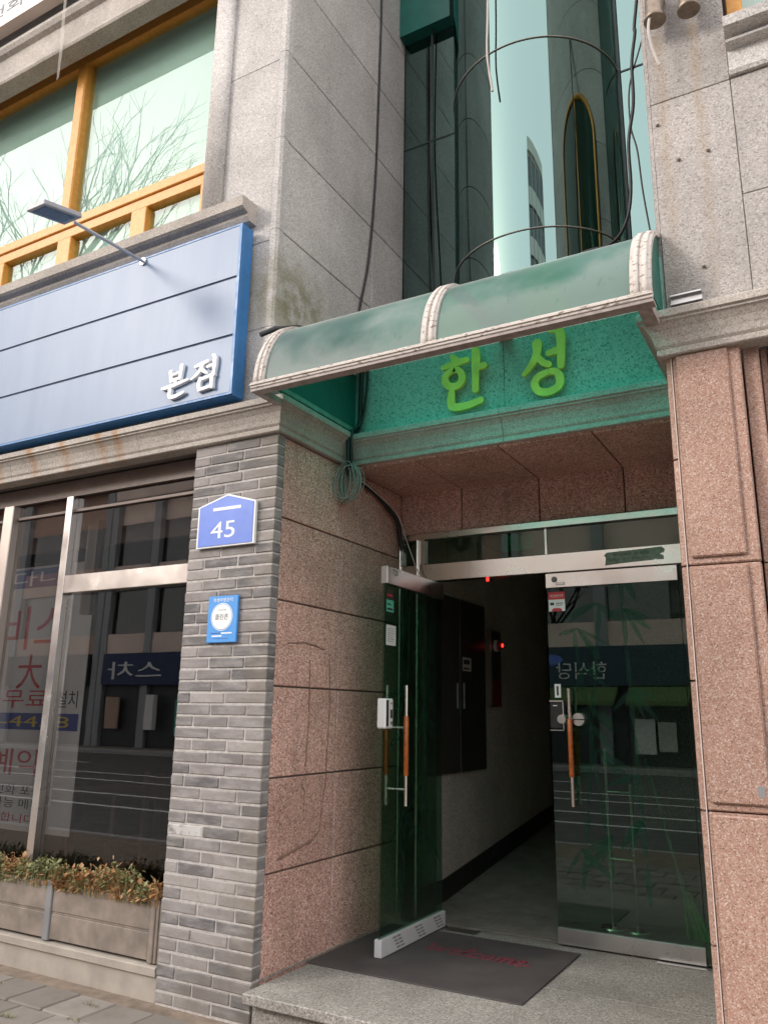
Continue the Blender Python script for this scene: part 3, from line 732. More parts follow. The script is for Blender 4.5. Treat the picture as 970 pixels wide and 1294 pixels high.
MB().tube([(-1.71, DY-.06, 1.43), (-1.71, DY-.006, 1.43)], [.03, .034], 20).build('lock_disc', M_chrome, RD)
bx('rail_lock', M_steel, RD, -1.725, -1.66, DY-.030, DY-.025, 2.362, 2.383, .002)
MB().tube([(-1.735, DY-.036, 2.405), (-1.735, DY-.024, 2.405)], [.018, .022], 16).build('rail_screw', M_post, RD)
# left leaf, open towards the street
LX = -2.635; ya, yb = 4.665, 5.555
LD = bx('glass_door', M_doorglass, B, LX-.006, LX+.006, ya, yb, .112, 2.305); LD['label'] = 'left door leaf standing open towards the street'
bx('top_rail', M_steel, LD, LX-.025, LX+.025, ya, yb, 2.306, 2.425, .002); bx('bottom_rail', M_film, LD, LX-.025, LX+.025, ya-.012, yb+.012, .012, .111, .002)
leaves(lambda a, b, d: (LX+.0075+d, yb-a, b), bamboo(5)).build('etched_bamboo', M_etch, LD)
bar(LX+.075, 4.86, -.07, 0, LD); bar(LX-.075, 4.86, .07, 0, LD)
lk = MB().box(LX-.03, LX+.036, ya-.02, ya+.085, 1.355, 1.545, .008).build('lock_case', M_white, LD)
MB().box(LX+.0355, LX+.038, ya-.01, ya+.018, 1.37, 1.535).box(LX+.0355, LX+.0378, ya+.045, ya+.07, 1.42, 1.475).build('lock_inset', M_ink, LD)
MB().tube([(LX+.0355, ya+.057, 1.515), (LX+.039, ya+.057, 1.515)], .007, 10).tube([(LX+.0355, ya+.057, 1.39), (LX+.042, ya+.057, 1.39)], .012, 12).build('lock_knob', M_post, LD)
mbp = MB()
for k, y0 in enumerate((4.80, 5.10, 5.38)):
    for r in range(4):
        for c in range(2): mbp.box(LX+.0252, LX+.0256, y0+c*.055+r*.018, y0+c*.055+r*.018+.045, .09-r*.021, .096-r*.021+.004)
mbp.build('film_print', M_post, LD)
MB().box(LX-.05, LX+.03, 5.545, 5.60, .001, .011).build('pivot', M_steel, LD)
bx('floor_pivot_plate', M_steel, B, -2.60, -2.36, 5.50, 5.60, -.0005, .0035)
tag(bx('floor_track', M_steel, None, -1.17, -.62, 5.505, 5.552, .0006, .006), 'short pale metal strip on the porch floor under the closed door', 'floor strip')

# ================================================================ things on the front
# --- canopy
C = thing('entrance_canopy', (-1.76, 3.9, 3.35), 'weathered green barrel canopy with cream ribs over the entrance', 'canopy')
def carc(off=0.0, tail=True):
    p = [(4.0-(.445+off)*math.cos(rad(a)), 3.375+(.532+off)*math.sin(rad(a))) for a in range(0, 91, 6)]
    if tail: p += [(4.35, 3.918+off), (4.752, 3.94+off)]
    return p
def shell(x0, x1, o0, o1, tail=True, smooth=True):
    a = carc(o0, tail); b = carc(o1, tail); return MB().prism(a+b[::-1], 'x', x0, x1, smooth)
def sheet(x0, x1):
    a = carc(0); b = carc(-.005); n = len(a); mb = MB(); nx = 2
    vs = [(x, p[0], p[1]) for x in (x0, x1) for p in a]+[(x, p[0], p[1]) for x in (x0, x1) for p in b]
    return mb.add(vs, [(i, i+1, n+i+1, n+i) for i in range(n-1)], True)
sheet(-2.87, -1.79).build('canopy_sheet', M_canopy, C); sheet(-1.72, -.675).build('canopy_sheet', M_canopy, C)
for x0, x1 in ((-2.945, -2.86), (-1.80, -1.71), (-.685, -.585)):
    rb = shell(x0, x1, -.012, .012, tail=True).build('rib', M_cream, C)
    wd = x1-x0
    shell(x0+wd*.16, x0+wd*.42, .0125, .020, tail=False).build('rib_bead', M_cream, rb); shell(x0+wd*.58, x0+wd*.84, .0125, .020, tail=False).build('rib_bead', M_cream, rb)
MB().box(-2.95, -.58, 3.535, 3.60, 3.335, 3.352).build('front_beam', M_beam, C)
MB().box(-2.95, -.58, 3.528, 3.552, 3.353, 3.392, .003).build('front_beam', M_cream, C)
MB().box(-2.95, -.58, 3.520, 3.540, 3.37, 3.380).build('front_bead', M_cream, C)
MB().box(-2.95, -2.905, 3.601, 3.79, 3.335, 3.375).build('side_beam', M_beam, C); MB().box(-.665, -.60, 3.601, 3.79, 3.335, 3.39).build('side_beam', M_beam, C)
# side sheets
inner = [(y, z) for y, z in carc(-.013)]
for nm, x in (('side_sheet', -2.925), ('side_sheet', -.598)):
    back = 4.74 if x < -1 else 3.885
    poly = [(3.57, 3.42)]+[(y, z) for y, z in inner if y <= back and z > 3.43]+[(back, 3.89), (back, 3.42)]
    MB().prism(poly, 'x', x-.003, x+.003).build(nm, M_greensheet, C)
bx('side_rail', M_greensteel, C, -2.955, -2.912, 3.80, 4.70, 3.432, 3.468, .003)
MB().box(-2.945, -2.90, 4.70, 4.745, 3.469, 3.91, .003).build('side_post', M_greensteel, C)
bo = MB()
for zz in (3.55, 3.67, 3.80): bo.tube([(-2.9, 4.722, zz), (-2.893, 4.722, zz)], .007, 8)
bo.build('bolt', M_steel, C)
MB().tube([(-3.05, 3.72, 3.82), (-2.99, 3.79, 3.88), (-2.91, 3.92, 3.93), (-2.86, 4.02, 3.942)], .018, 8).build('sealant_bead', M_black, C)
bx('fixing_channel', M_steel, C, -.58, -.574, 3.80, 3.89, 3.41, 3.42)

# --- letters on the lintel
def letter(name, strokes, M, depth, mat, parent=None): return strokes_mb(strokes, M, depth).build(name, mat, parent)
ML = frame3((-2.23, 4.725, 3.44), (1, 0, 0), (0, 0, 1))       # normal of this frame points to -Y
h = .026
han = [[(.02, .37, h*.7), (.11, .385, h), (.20, .395, h*.8)], [(.09, .44, h*.7), (.115, .41, h)],
       [(.11, .345, h*.8), (.05, .315, h*.9), (.035, .265, h), (.07, .22, h), (.13, .215, h), (.165, .255, h), (.15, .315, h*.9), (.10, .345, h*.8)],
       [(.265, .46, h*.9), (.27, .40, h*1.2), (.265, .28, h), (.262, .16, h*.9)], [(.27, .315, h*.8), (.33, .325, h*.9)],
       [(.085, .17, h*.9), (.08, .11, h*1.1), (.10, .06, h*1.1), (.20, .055, h), (.30, .075, h*.9)]]
sung = [[(.115, .40, h*1.3), (.11, .33, h), (.075, .26, h*.9), (.02, .20, h*.6)], [(.105, .32, h*.8), (.15, .26, h*.9), (.19, .235, h*.8)],
        [(.19, .315, h*.8), (.25, .325, h)], [(.21, .475, h*.7), (.255, .47, h*1.0), (.275, .43, h*1.15), (.275, .33, h*1.05), (.27, .21, h*.9)],
        [(.19, .185, h*.8), (.12, .165, h*.9), (.09, .115, h), (.12, .06, h), (.19, .045, h), (.25, .075, h), (.26, .13, h), (.235, .175, h*.9), (.19, .185, h*.8)]]
o = letter('sign_letter', han, ML, .022, M_letter); tag(o, 'lime green raised letter on the teal lintel, the left of two', 'letter', 'raised letters over the entrance')
o = letter('sign_letter', sung, frame3((-1.64, 4.725, 3.44), (1, 0, 0), (0, 0, 1)), .022, M_letter); tag(o, 'lime green raised letter on the teal lintel, the right of two', 'letter', 'raised letters over the entrance')

# --- blue shop sign
SX, SY0, SY1 = -3.285, 3.75, 3.868
BS = thing('shop_sign', (-5, 3.87, 3.46), 'long pale blue sign board with a blue frame above the shop window', 'sign')
bx('sign_frame', M_signblue, BS, -9, SX, SY0+.012, SY1, 3.462, 4.742, .004)
MB().box(SX-.022, SX, SY0-.004, SY0+.011, 3.468, 4.738).box(-9, SX-.0225, SY0-.002, SY0+.011, 3.468, 3.482).box(-9, SX-.0225, SY0-.002, SY0+.011, 4.726, 4.738).build('sign_rim', M_signblue, BS)
for a, b in ((3.484, 3.888), (3.904, 4.324), (4.340, 4.724)): bx('sign_panel', M_signface, BS, -9, SX-.024, SY0, SY0+.011, a, b, .002)
mbg = MB()
for zz in (3.896, 4.332): mbg.box(-9, SX-.024, SY0+.008, SY0+.0118, zz-.0075, zz+.0075)
mbg.build('sign_groove', M_signdark, BS)
k = .0145
bon = [[(.065, .20, k*1.1), (.07, .165, k), (.075, .125, k*.9)], [(.165, .225, k*1.2), (.16, .175, k), (.155, .135, k*.9)], [(.075, .172, k*.6), (.16, .182, k*.7)], [(.075, .128, k*.8), (.158, .138, k*.8)],
       [(.118, .132, k*.8), (.118, .098, k*.8)], [(.0, .085, k*.7), (.06, .087, k), (.14, .096, k*.9), (.235, .11, k*.6)], [(.075, .06, k*1.1), (.07, .025, k), (.085, .006, k), (.14, .008, k*.9), (.20, .022, k*.7)]]
jeom = [[(.29, .192, k*.7), (.34, .20, k), (.40, .212, k*.8)], [(.355, .195, k), (.335, .155, k), (.30, .125, k*.8), (.265, .105, k*.5)], [(.345, .165, k*.8), (.375, .14, k*.9), (.40, .125, k*.6)],
        [(.40, .168, k*.7), (.445, .175, k*.8)], [(.445, .245, k*.7), (.462, .225, k*1.1), (.462, .16, k*1.1), (.458, .108, k*.8)],
        [(.345, .09, k*1.1), (.335, .05, k), (.34, .008, k*.8)], [(.345, .085, k*.8), (.40, .092, k*.8), (.46, .10, k)], [(.45, .095, k), (.447, .05, k), (.452, .012, k*.8)], [(.34, .012, k*.8), (.40, .016, k*.8), (.45, .022, k*.8)]]
MS = frame3((-3.895, SY0-.001, 3.525), (1, 0, 0), (0, 0, 1))
strokes_mb(bon, MS, .022).build('letter', M_white, BS); strokes_mb(jeom, MS, .022).build('letter', M_white, BS)

# --- lamp on the sign
LP = thing('sign_lamp', (-4.226, 3.72, 4.70), 'small flat floodlight on a thin arm reaching out from the blue sign', 'lamp')
MB().tube([(-4.226, 3.749, 4.705), (-4.226, 3.12, 4.665)], .012, 10).build('arm', M_arm, LP)
MB().tube([(-4.226, 3.75, 4.705), (-4.226, 3.735, 4.705)], .03, 14).build('wall_plate', M_arm, LP)
MF = Matrix.Translation((-4.226, 2.96, 4.645)) @ Matrix.Rotation(rad(14), 4, 'X')
MB().box(-.09, .09, -.15, .15, -.018, .018, .006).xf(MF).build('lamp_head', M_solar, LP)
MB().box(-.062, .062, -.125, .11, -.0215, -.0185).xf(MF).build('lamp_lens', M_lens, LP)

# --- sign board at the top left, cut by the frame
TS = thing('upper_sign', (-6.5, 3.7, 7.85), 'white sign board with grey phone lettering above the upper window, at the top left corner', 'sign')
bx('sign_board', M_white, TS, -9, -4.4, 3.66, 3.75, 7.86, 9.2, .004); bx('sign_edge', M_alu, TS, -9, -4.4, 3.655, 3.76, 7.83, 7.859, .003)
text_mb('전화 (042)', 1.35, .17, frame3((-5.98, 3.659, 8.02), (1, 0, 0), (0, 0, 1)), .002).build('lettering', M_post, TS)
text_mb('상담 문의', 1.3, .2, frame3((-6.0, 3.659, 8.36), (1, 0, 0), (0, 0, 1)), .002).build('lettering', M_post, TS)
tag(MB().add([(-5.47, 3.64, 7.98), (-5.43, 3.64, 7.98), (-5.46, 3.67, 7.5), (-5.50, 3.67, 7.5), (-5.46, 3.69, 7.22), (-5.505, 3.69, 7.2), (-5.53, 3.74, 6.93), (-5.56, 3.74, 6.9)], [(0, 1, 2, 3), (3, 2, 4, 5), (5, 4, 6, 7)]).build('tape_strip', M_strip), 'loose clear tape strip dangling from the upper left sign', 'tape')

# --- house number plaque and blue card on the brick pillar
PL = thing('house_number_plaque', (-3.35, 3.88, 2.47), 'blue five-sided house number plaque with white rim on the brick pillar', 'plaque')
pent = [(-3.60, 2.475), (-3.125, 2.475), (-3.125, 2.755), (-3.355, 2.822), (-3.60, 2.755)]
def inset(p, d, c=(-3.36, 2.63)): return [(c[0]+(x-c[0])*(1-d), c[1]+(z-c[1])*(1-d)) for x, z in p]
MB().prism(pent, 'y', 3.862, 3.884).build('plaque_rim', M_white, PL); MB().prism(inset(pent, .06), 'y', 3.858, 3.8615).build('plaque_face', M_plaque, PL)
MB().box(-3.47, -3.24, 3.8572, 3.8578, 2.715, 2.735).build('lettering', M_white, PL)
text_mb('45', .20, .11, frame3((-3.38, 3.8579, 2.585), (1, 0, 0), (0, 0, 1)), .0008).build('lettering', M_white, PL)
CD = thing('notice_plate', (-3.345, 3.88, 1.86), 'bright blue notice plate with a white oval, on the brick pillar below the house number', 'notice')
bx('plate', M_bluep, CD, -3.464, -3.226, 3.866, 3.884, 1.862, 2.154, .003)
def ell(cx, cz, rx, rz, y0, y1, n=32): return MB().prism([(cx+rx*math.cos(2*math.pi*i/n), cz+rz*math.sin(2*math.pi*i/n)) for i in range(n)], 'y', y0, y1)
ell(-3.347, 2.022, .079, .079, 3.8645, 3.8658).build('white_oval', M_white, CD); 
def ringp(cx, cz, ra, rb_, y0, y1, n=32):
    mb = MB()
    vs = [(cx+r*math.cos(2*math.pi*i/n), y, cz+r*math.sin(2*math.pi*i/n)) for y in (y0, y1) for r in (ra, rb_) for i in range(n)]
    fs = []
    for i in range(n):
        j = (i+1) % n; fs += [(i, j, n+j, n+i), (2*n+i, 3*n+i, 3*n+j, 2*n+j), (i, 2*n+i, 2*n+j, j), (n+i, n+j, 3*n+j, 3*n+i)]
    return mb.add(vs, fs)
ringp(-3.347, 2.022, .083, .087, 3.8648, 3.8658).build('oval_ring', M_white, CD)
FX = lambda x, y, z: frame3((x, y, z), (1, 0, 0), (0, 0, 1))
text_mb('위생주방관리', .155, .024, FX(-3.345, 3.8656, 2.128), .0006).build('lettering', M_white, CD)
text_mb('클린존', .105, .036, FX(-3.347, 3.8643, 2.022), .0006).build('lettering', M_ink, CD)
text_mb('우리가게', .06, .012, FX(-3.347, 3.8643, 2.065), .0006).build('lettering', M_post, CD)
MB().box(-3.43, -3.35, 3.8655, 3.866, 1.918, 1.923).box(-3.41, -3.29, 3.8655, 3.866, 1.885, 1.888).build('print_line', M_navy, CD)
MB().box(-3.345, -3.26, 3.8655, 3.866, 1.916, 1.924).box(-3.42, -3.34, 3.8655, 3.866, 1.899, 1.907).build('print_line', M_white, CD)

# --- right pillar: sticker, bracket, bolt holes, pipes
tag(bx('sticker', M_post, None, -.362, -.333, 3.8745, 3.8758, 1.13, 1.175), 'tiny worn grey sticker on the raised face of the right granite pillar', 'sticker')
BK = tag(MB().box(-.555, -.405, 3.868, 3.891, 3.466, 3.474).box(-.555, -.405, 3.868, 3.891, 3.512, 3.520).box(-.555, -.405, 3.8895, 3.892, 3.474, 3.512).build('wall_bracket', M_steel), 'short pale metal channel fixed to the wall just right of the canopy', 'bracket')
for x, z in ((-.459, 4.301), (-.314, 4.304), (-.384, 3.651), (-.55, 4.55)): MB().tube([(x, 3.896, z), (x+.004, 3.880, z-.008)], [.011, .006], 8).build('rusty_anchor', M_bronze, ur)
def vent(x, z, label):
    t = thing('vent_pipe', (x, 3.89, z), label, 'pipe', 'vent pipes on the upper right wall')
    MB().tube([(x, 3.9, z+.20), (x, 3.84, z+.20), (x, 3.80, z+.16), (x, 3.785, z+.02)], .048, 18).build('pipe', M_bronze, t)
    MB().tube([(x, 3.785, z+.03), (x, 3.785, z), (x, 3.785, z-.004)], [.05, .060, .056], 20).build('rim', M_bronze, t)
    return t
vent(-.505, 5.12, 'weathered bronze vent spout nearer the glass bay, with a pale cable hanging beside it'); vent(-.332, 5.105, 'weathered bronze vent spout nearer the orange window frame')

# --- cables
def cable(name, pts, r, mat, label, cat='cable'):
    P = [Vector(p) for p in pts]; out = []
    for i in range(len(P)-1):                                   # smooth the run
        p0, p1, p2, p3 = P[max(i-1, 0)], P[i], P[i+1], P[min(i+2, len(P)-1)]
        for k in range(6):
            t = k/6; out.append(.5*((2*p1)+(p2-p0)*t+(2*p0-5*p1+4*p2-p3)*t*t+(3*p1-p0-3*p2+p3)*t**3))
    out.append(P[-1]); return tag(MB().tube(out, r, 7).build(name, mat), label, cat)
cable('hanging_cable', [(-3.08, 5.26, 9.5), (-3.085, 5.25, 7.9), (-3.085, 5.235, 7.1), (-3.08, 5.19, 5.9), (-3.07, 5.09, 5.1), (-3.06, 4.94, 4.55), (-3.0, 4.80, 4.0)], .010, M_black, 'long black cable hanging down the grey granite side wall')
cable('hanging_cable', [(-.62, 4.9, 7.4), (-.80, 5, 6.40), (-.808, 5, 6.267), (-.846, 5, 6.008), (-.855, 5, 5.675), (-.906, 5, 5.367), (-.913, 5, 4.986), (-.96, 5, 4.75), (-1.05, 4.9, 4.55), (-1.25, 4.85, 4.50), (-1.4, 4.8, 4.3), (-1.45, 4.75, 4.05)], .012, M_black, 'thick black cable looping down in front of the right flat pane')
cable('hanging_cable', [(-.61, 4.9, 6.5), (-.784, 5, 6.117), (-.874, 5, 5.817), (-.885, 5, 5.5), (-.852, 5, 5.282), (-.835, 5, 4.95), (-.80, 5, 4.55), (-.75, 4.9, 4.05)], .006, M_black, 'thin black cable slanting down right of the thick cable')
cable('hanging_cable', [(-1.9, 4.99, 8.6), (-1.927, 4.98, 7.1), (-1.942, 4.98, 6.639), (-1.932, 4.98, 6.445), (-1.903, 4.98, 6.208)], .009, M_cable_w, 'pale loose cable end dangling before the curved glass')
cable('hanging_cable', [(-.47, 3.79, 5.6), (-.491, 3.76, 5.262), (-.535, 3.75, 5.071), (-.528, 3.77, 4.938), (-.503, 3.80, 4.84)], .008, M_cable_w, 'pale short cable dangling past the left vent spout on the right wall')
cable('hanging_cable', [(-2.78, 5.70, 8.0), (-2.80, 5.70, 6.6), (-2.76, 5.69, 5.5), (-2.72, 5.65, 4.3)], .007, M_black, 'thin dark cable running down before the dark left pane')
cable('wire_bundle', [(-2.875, 4.70, 4.0), (-2.872, 4.695, 3.7), (-2.885, 4.69, 3.47), (-2.905, 4.60, 3.40), (-2.905, 4.595, 3.2), (-2.93, 4.62, 3.10)], .016, M_black, 'thicker black wire bundle dropping over the cornice in the inner left corner', 'wire')
cable('wire_bundle', [(-2.83, 4.72, 4.0), (-2.835, 4.71, 3.75), (-2.865, 4.69, 3.5), (-2.88, 4.60, 3.41), (-2.875, 4.59, 3.2), (-2.91, 4.62, 3.12)], .010, M_black, 'thinner black wire dropping beside the bundle in the inner left corner', 'wire')
CO = MB()
for i in range(20):
    rx, rz = random.uniform(.040, .088), random.uniform(.10, .155); ph = random.uniform(-.35, .35); px = -2.91+random.uniform(-.025, .025); py = 4.62+random.uniform(-.05, .05)
    CO.tube([(px+rx*math.cos(t)*math.cos(ph), py+rx*math.cos(t)*math.sin(ph)*1.6, 3.035+rz*math.sin(t)+ph*.1*math.cos(t)) for t in [2*math.pi*q/22 for q in range(23)]], .0033, 5, False)
tag(CO.build('wire_coil', M_cable_g), 'coil of grey wire hung under the cornice in the left corner of the entrance', 'wire')
cable('black_conduit', [(-2.93, 4.66, 3.14), (-2.96, 4.85, 3.12), (-2.965, 5.1, 3.08), (-2.955, 5.3, 3.0), (-2.95, 5.42, 2.93), (-2.96, 5.49, 2.82), (-2.955, 5.52, 2.72)], .019, M_black, 'thick black conduit curving from the wire coil down towards the door frame', 'conduit')
cable('loose_wire', [(-2.90, 4.66, 3.10), (-2.93, 4.95, 3.09), (-2.94, 5.3, 3.02), (-2.93, 5.42, 2.95), (-2.88, 5.47, 2.75), (-2.80, 5.49, 2.53), (-2.73, 5.50, 2.44)], .005, M_cable_w, 'thin pale wire running from the coil across the door frame', 'wire')

# --- mat
MT = thing('door_mat', (-2.3, 4.9, 0), 'dark grey rubber welcome mat with faded red lettering on the porch floor', 'mat')
bx('rubber_sheet', M_mat, MT, -2.965, -1.615, 4.37, 5.44, .0006, .008, .003)
WS = [[(0, .17, 8), (.02, .19, 10), (.045, .10, 12), (.06, .03, 9), (.085, .09, 9), (.10, .14, 8), (.115, .07, 11), (.13, .03, 9), (.165, .12, 8), (.20, .19, 7)],
      [(.205, .07, 7), (.24, .09, 8), (.25, .12, 7), (.225, .13, 7), (.205, .09, 9), (.215, .04, 9), (.25, .03, 8), (.28, .07, 6)],
      [(.275, .06, 6), (.31, .15, 7), (.305, .21, 8), (.285, .18, 8), (.285, .08, 10), (.30, .03, 8), (.325, .05, 6)],
      [(.385, .115, 8), (.36, .13, 7), (.335, .09, 9), (.345, .04, 9), (.375, .03, 8), (.40, .06, 6)],
      [(.44, .13, 7), (.415, .10, 9), (.42, .05, 9), (.45, .03, 8), (.475, .07, 9), (.465, .12, 8), (.44, .13, 7)],
      [(.50, .13, 7), (.515, .09, 9), (.515, .03, 9)], [(.515, .07, 7), (.54, .13, 8), (.555, .10, 9), (.555, .03, 9)], [(.555, .07, 7), (.58, .13, 8), (.60, .09, 9), (.605, .03, 9), (.63, .05, 6)],
      [(.625, .07, 7), (.665, .09, 8), (.675, .12, 7), (.65, .13, 7), (.63, .09, 9), (.64, .04, 9), (.67, .025, 8), (.73, .06, 5)]]
WS = [[(x+.3*y*.3, y*.95, w_*.00115) for x, y, w_ in s_] for s_ in WS]
Mw = frame3((-2.53, 4.97, .0078), (1, -.02, 0), (0.02, 1, 0))
strokes_mb(WS, Mw, .0006).build('lettering', M_matred, MT)

# --- stickers, papers and lock fittings on the doors
DS = DY-.008
ST = thing('red_sticker', (-1.72, DS, 2.17), 'red and white security sticker at the top corner of the closed glass door', 'sticker')
bx('backing', M_white, ST, -1.788, -1.668, DS-.001, DS, 2.178, 2.316); bx('red_band', M_red, ST, -1.788, -1.668, DS-.0018, DS-.0012, 2.262, 2.316)
MB().prism([(-1.765, 2.178), (-1.69, 2.178), (-1.69, 2.19), (-1.705, 2.20), (-1.75, 2.20), (-1.765, 2.19)], 'y', DS-.0018, DS-.0012).build('red_band', M_red, ST)
text_mb('무인경비구역', .095, .02, FX(-1.728, DS-.0018, 2.288), .0005).build('lettering', M_white, ST)
MB().box(-1.735, -1.68, DS-.0016, DS-.0011, 2.232, 2.237).box(-1.735, -1.685, DS-.0016, DS-.0011, 2.219, 2.223).box(-1.775, -1.748, DS-.0016, DS-.0011, 2.222, 2.24).build('print_line', M_ink, ST)
PS = thing('pill_sticker', (-1.745, DS, 1.57), 'small white upright sticker with black print above the door lock', 'sticker')
bx('backing', M_white, PS, -1.766, -1.722, DS-.001, DS, 1.575, 1.668, .0004)
MB().box(-1.752, -1.738, DS-.0016, DS-.0011, 1.59, 1.653).build('print_line', M_ink, PS)
DL = thing('door_lock', (-1.745, DY-.02, 1.36), 'black digital door lock with bright edge on the closed glass door', 'lock')
bx('lock_body', M_black, DL, -1.80, -1.708, DY-.032, DY-.0065, 1.365, 1.545, .006)
MB().box(-1.80, -1.703, DY-.034, DY-.0065, 1.546, 1.556).box(-1.7075, -1.7005, DY-.034, DY-.0065, 1.36, 1.5455).box(-1.80, -1.703, DY-.034, DY-.0065, 1.352, 1.3595).build('lock_trim', M_chrome, DL)
MB().box(-1.775, -1.745, DY-.0335, DY-.0325, 1.518, 1.523).build('print_line', M_white, DL)
TP = thing('old_tape_label', (-1.15, DY-.046, 2.46), 'torn olive tape label with smudged print on the steel door header', 'label')
MB().prism([(-1.36, 2.475), (-1.352, 2.53), (-1.365, 2.545), (-1.345, 2.565), (-1.10, 2.572), (-.975, 2.578), (-.955, 2.56), (-.96, 2.54), (-.99, 2.53), (-.965, 2.515), (-.965, 2.49), (-1.02, 2.492), (-.995, 2.505), (-1.035, 2.49), (-1.20, 2.485)], 'y', DY-.0468, DY-.0455).build('tape', M_tape, TP)
text_mb('당기세요 자동문', .25, .018, FX(-1.18, DY-.0468, 2.545), .0004).build('lettering', M_ink, TP); text_mb('고장시 연락 바랍니다', .27, .016, FX(-1.2, DY-.0468, 2.512), .0004).build('lettering', M_ink, TP)
PP = thing('paper_notice', (LX+.008, 4.74, 1.89), 'small white paper notice taped high on the open glass door', 'paper')
bx('sheet', M_paper, PP, LX+.0068, LX+.0076, 4.69, 4.825, 1.895, 2.03)
mbl = MB()
for i in range(7): mbl.box(LX+.0077, LX+.0081, 4.705, 4.705+random.uniform(.07, .105), 2.005-i*.014, 2.008-i*.014)
mbl.build('print_line', M_post, PP)
LS = thing('green_sticker', (LX+.008, 4.72, 2.18), 'small green sticker with dark print at the top corner of the open glass door', 'sticker')
bx('backing', M_tealpane, LS, LX+.0068, LX+.0076, 4.69, 4.79, 2.12, 2.20); bx('dark_band', M_darkroom, LS, LX+.0068, LX+.0078, 4.69, 4.79, 2.202, 2.275)
MB().box(LX+.0077, LX+.0081, 4.70, 4.77, 2.225, 2.24).build('print_line', M_red, LS); MB().box(LX+.0077, LX+.0081, 4.70, 4.78, 2.13, 2.145).box(LX+.0077, LX+.0081, 4.70, 4.75, 2.165, 2.175).build('print_line', M_ink, LS)
tag(text_mb('720', .075, .04, frame3((LX+.0252, 4.775, 2.392), (0, 1, 0), (0, 0, 1)), .0006).build('rail_number', M_ink), 'small dark stamped number on the top rail of the open door', 'number')
tag(bx('green_notice', M_tealpane, None, -2.14, -1.90, DY+.02, DY+.023, 2.65, 2.775), 'green paper rectangle seen behind the glass above the door header', 'paper')

# --- inside the corridor
CB = thing('wall_cabinet', (XL, 6.6, .97), 'dark two-door wall cabinet on the corridor wall behind the open door', 'cabinet')
bx('cabinet_door', M_cab, CB, XL+.001, XL+.03, 5.98, 6.59, .97, 2.46, .003); bx('cabinet_door', M_cabR, CB, XL+.001, XL+.03, 6.605, 7.18, .97, 2.46, .003)
bx('seam_trim', M_steel, CB, XL+.001, XL+.033, 6.592, 6.603, .97, 2.46)
for y in (6.52, 6.66): bx('handle', M_post, CB, XL+.0305, XL+.045, y-.008, y+.008, 1.50, 1.72, .003)
NP = thing('cabinet_note', (XL+.03, 6.74, 1.83), 'small pale note with dark print on the right cabinet door', 'note')
bx('sheet', M_cable_w, NP, XL+.0305, XL+.0313, 6.65, 6.835, 1.83, 1.95)
MB().box(XL+.0314, XL+.0317, 6.67, 6.81, 1.89, 1.93).box(XL+.0314, XL+.0317, 6.67, 6.80, 1.845, 1.86).build('print_block', M_ink, NP)
HC = thing('hydrant_cabinet', (XL, 7.4, 1.53), 'narrow dark fire hose cabinet with a red lower panel further down the corridor', 'cabinet')
MB().box(XL+.001, XL+.05, 7.25, 7.30, 1.53, 2.25).build('cabinet_frame', M_alu, HC); bx('cabinet_door', M_cabR, HC, XL+.001, XL+.04, 7.303, 7.56, 1.78, 2.25); bx('red_panel', simple('dull_red_panel', (.16, .01, .015), .5), HC, XL+.001, XL+.04, 7.303, 7.56, 1.53, 1.777)
AL = thing('alarm_lamp', (XL+.04, 7.44, 2.11), 'glowing red fire alarm lamp in a white ring on the corridor wall', 'lamp')
MB().tube([(XL+.041, 7.42, 2.11), (XL+.07, 7.42, 2.11)], .058, 20).build('base_ring', M_white, AL)
MB().tube([(XL+.071, 7.42, 2.11), (XL+.09, 7.42, 2.11), (XL+.105, 7.42, 2.11), (XL+.112, 7.42, 2.11)], [.045, .045, .032, .008], 16).build('dome', M_reddome, AL)
MB().tube([(XL+.106, 7.42, 2.11), (XL+.118, 7.42, 2.11)], .017, 10).build('bulb', M_redlamp, AL)
SN = thing('door_sensor', (-2.27, DY+.07, 2.44), 'tiny red sensor light on the underside of the steel door header', 'sensor')
MB().box(-2.30, -2.24, DY+.046, DY+.1, 2.452, 2.50).build('sensor_body', M_black, SN); MB().tube([(-2.27, DY+.03, 2.4545), (-2.27, DY+.03, 2.437)], .011, 8).build('sensor_light', M_redlamp, SN)
US = thing('chrome_stand', (-1.5, 6.2, 0), 'chrome rail stand behind the closed glass door', 'stand')
for x in (-1.60, -1.43):
    MB().tube([(x, 6.2, .012), (x, 6.2, 1.22 if x < -1.5 else .98)], .011, 8).build('post', M_chrome, US); MB().tube([(x, 6.2, 0), (x, 6.2, .012)], [.09, .085], 16).build('foot', M_chrome, US)
for z in (.46, .917): MB().tube([(-1.60, 6.2, z), (-1.43, 6.2, z)], .008, 8).build('crossbar', M_chrome, US)
BRM = thing('broom', (-1.0, 6.2, 0), 'bright green broom leaning behind the closed glass door', 'broom')
MB().tube([(-1.33, 6.3, 1.15), (-1.10, 6.2, .28)], .012, 8).build('broom_handle', M_greensteel, BRM)
bb = MB()
for i in range(40):
    t = random.uniform(-1, 1); bb.tube([(-1.095+t*.02, 6.2+random.uniform(-.015, .015), .30), (-1.02+t*.085, 6.2+random.uniform(-.03, .03), .004)], [.004, .007], 4)
bb.build('bristles', M_broom, BRM)

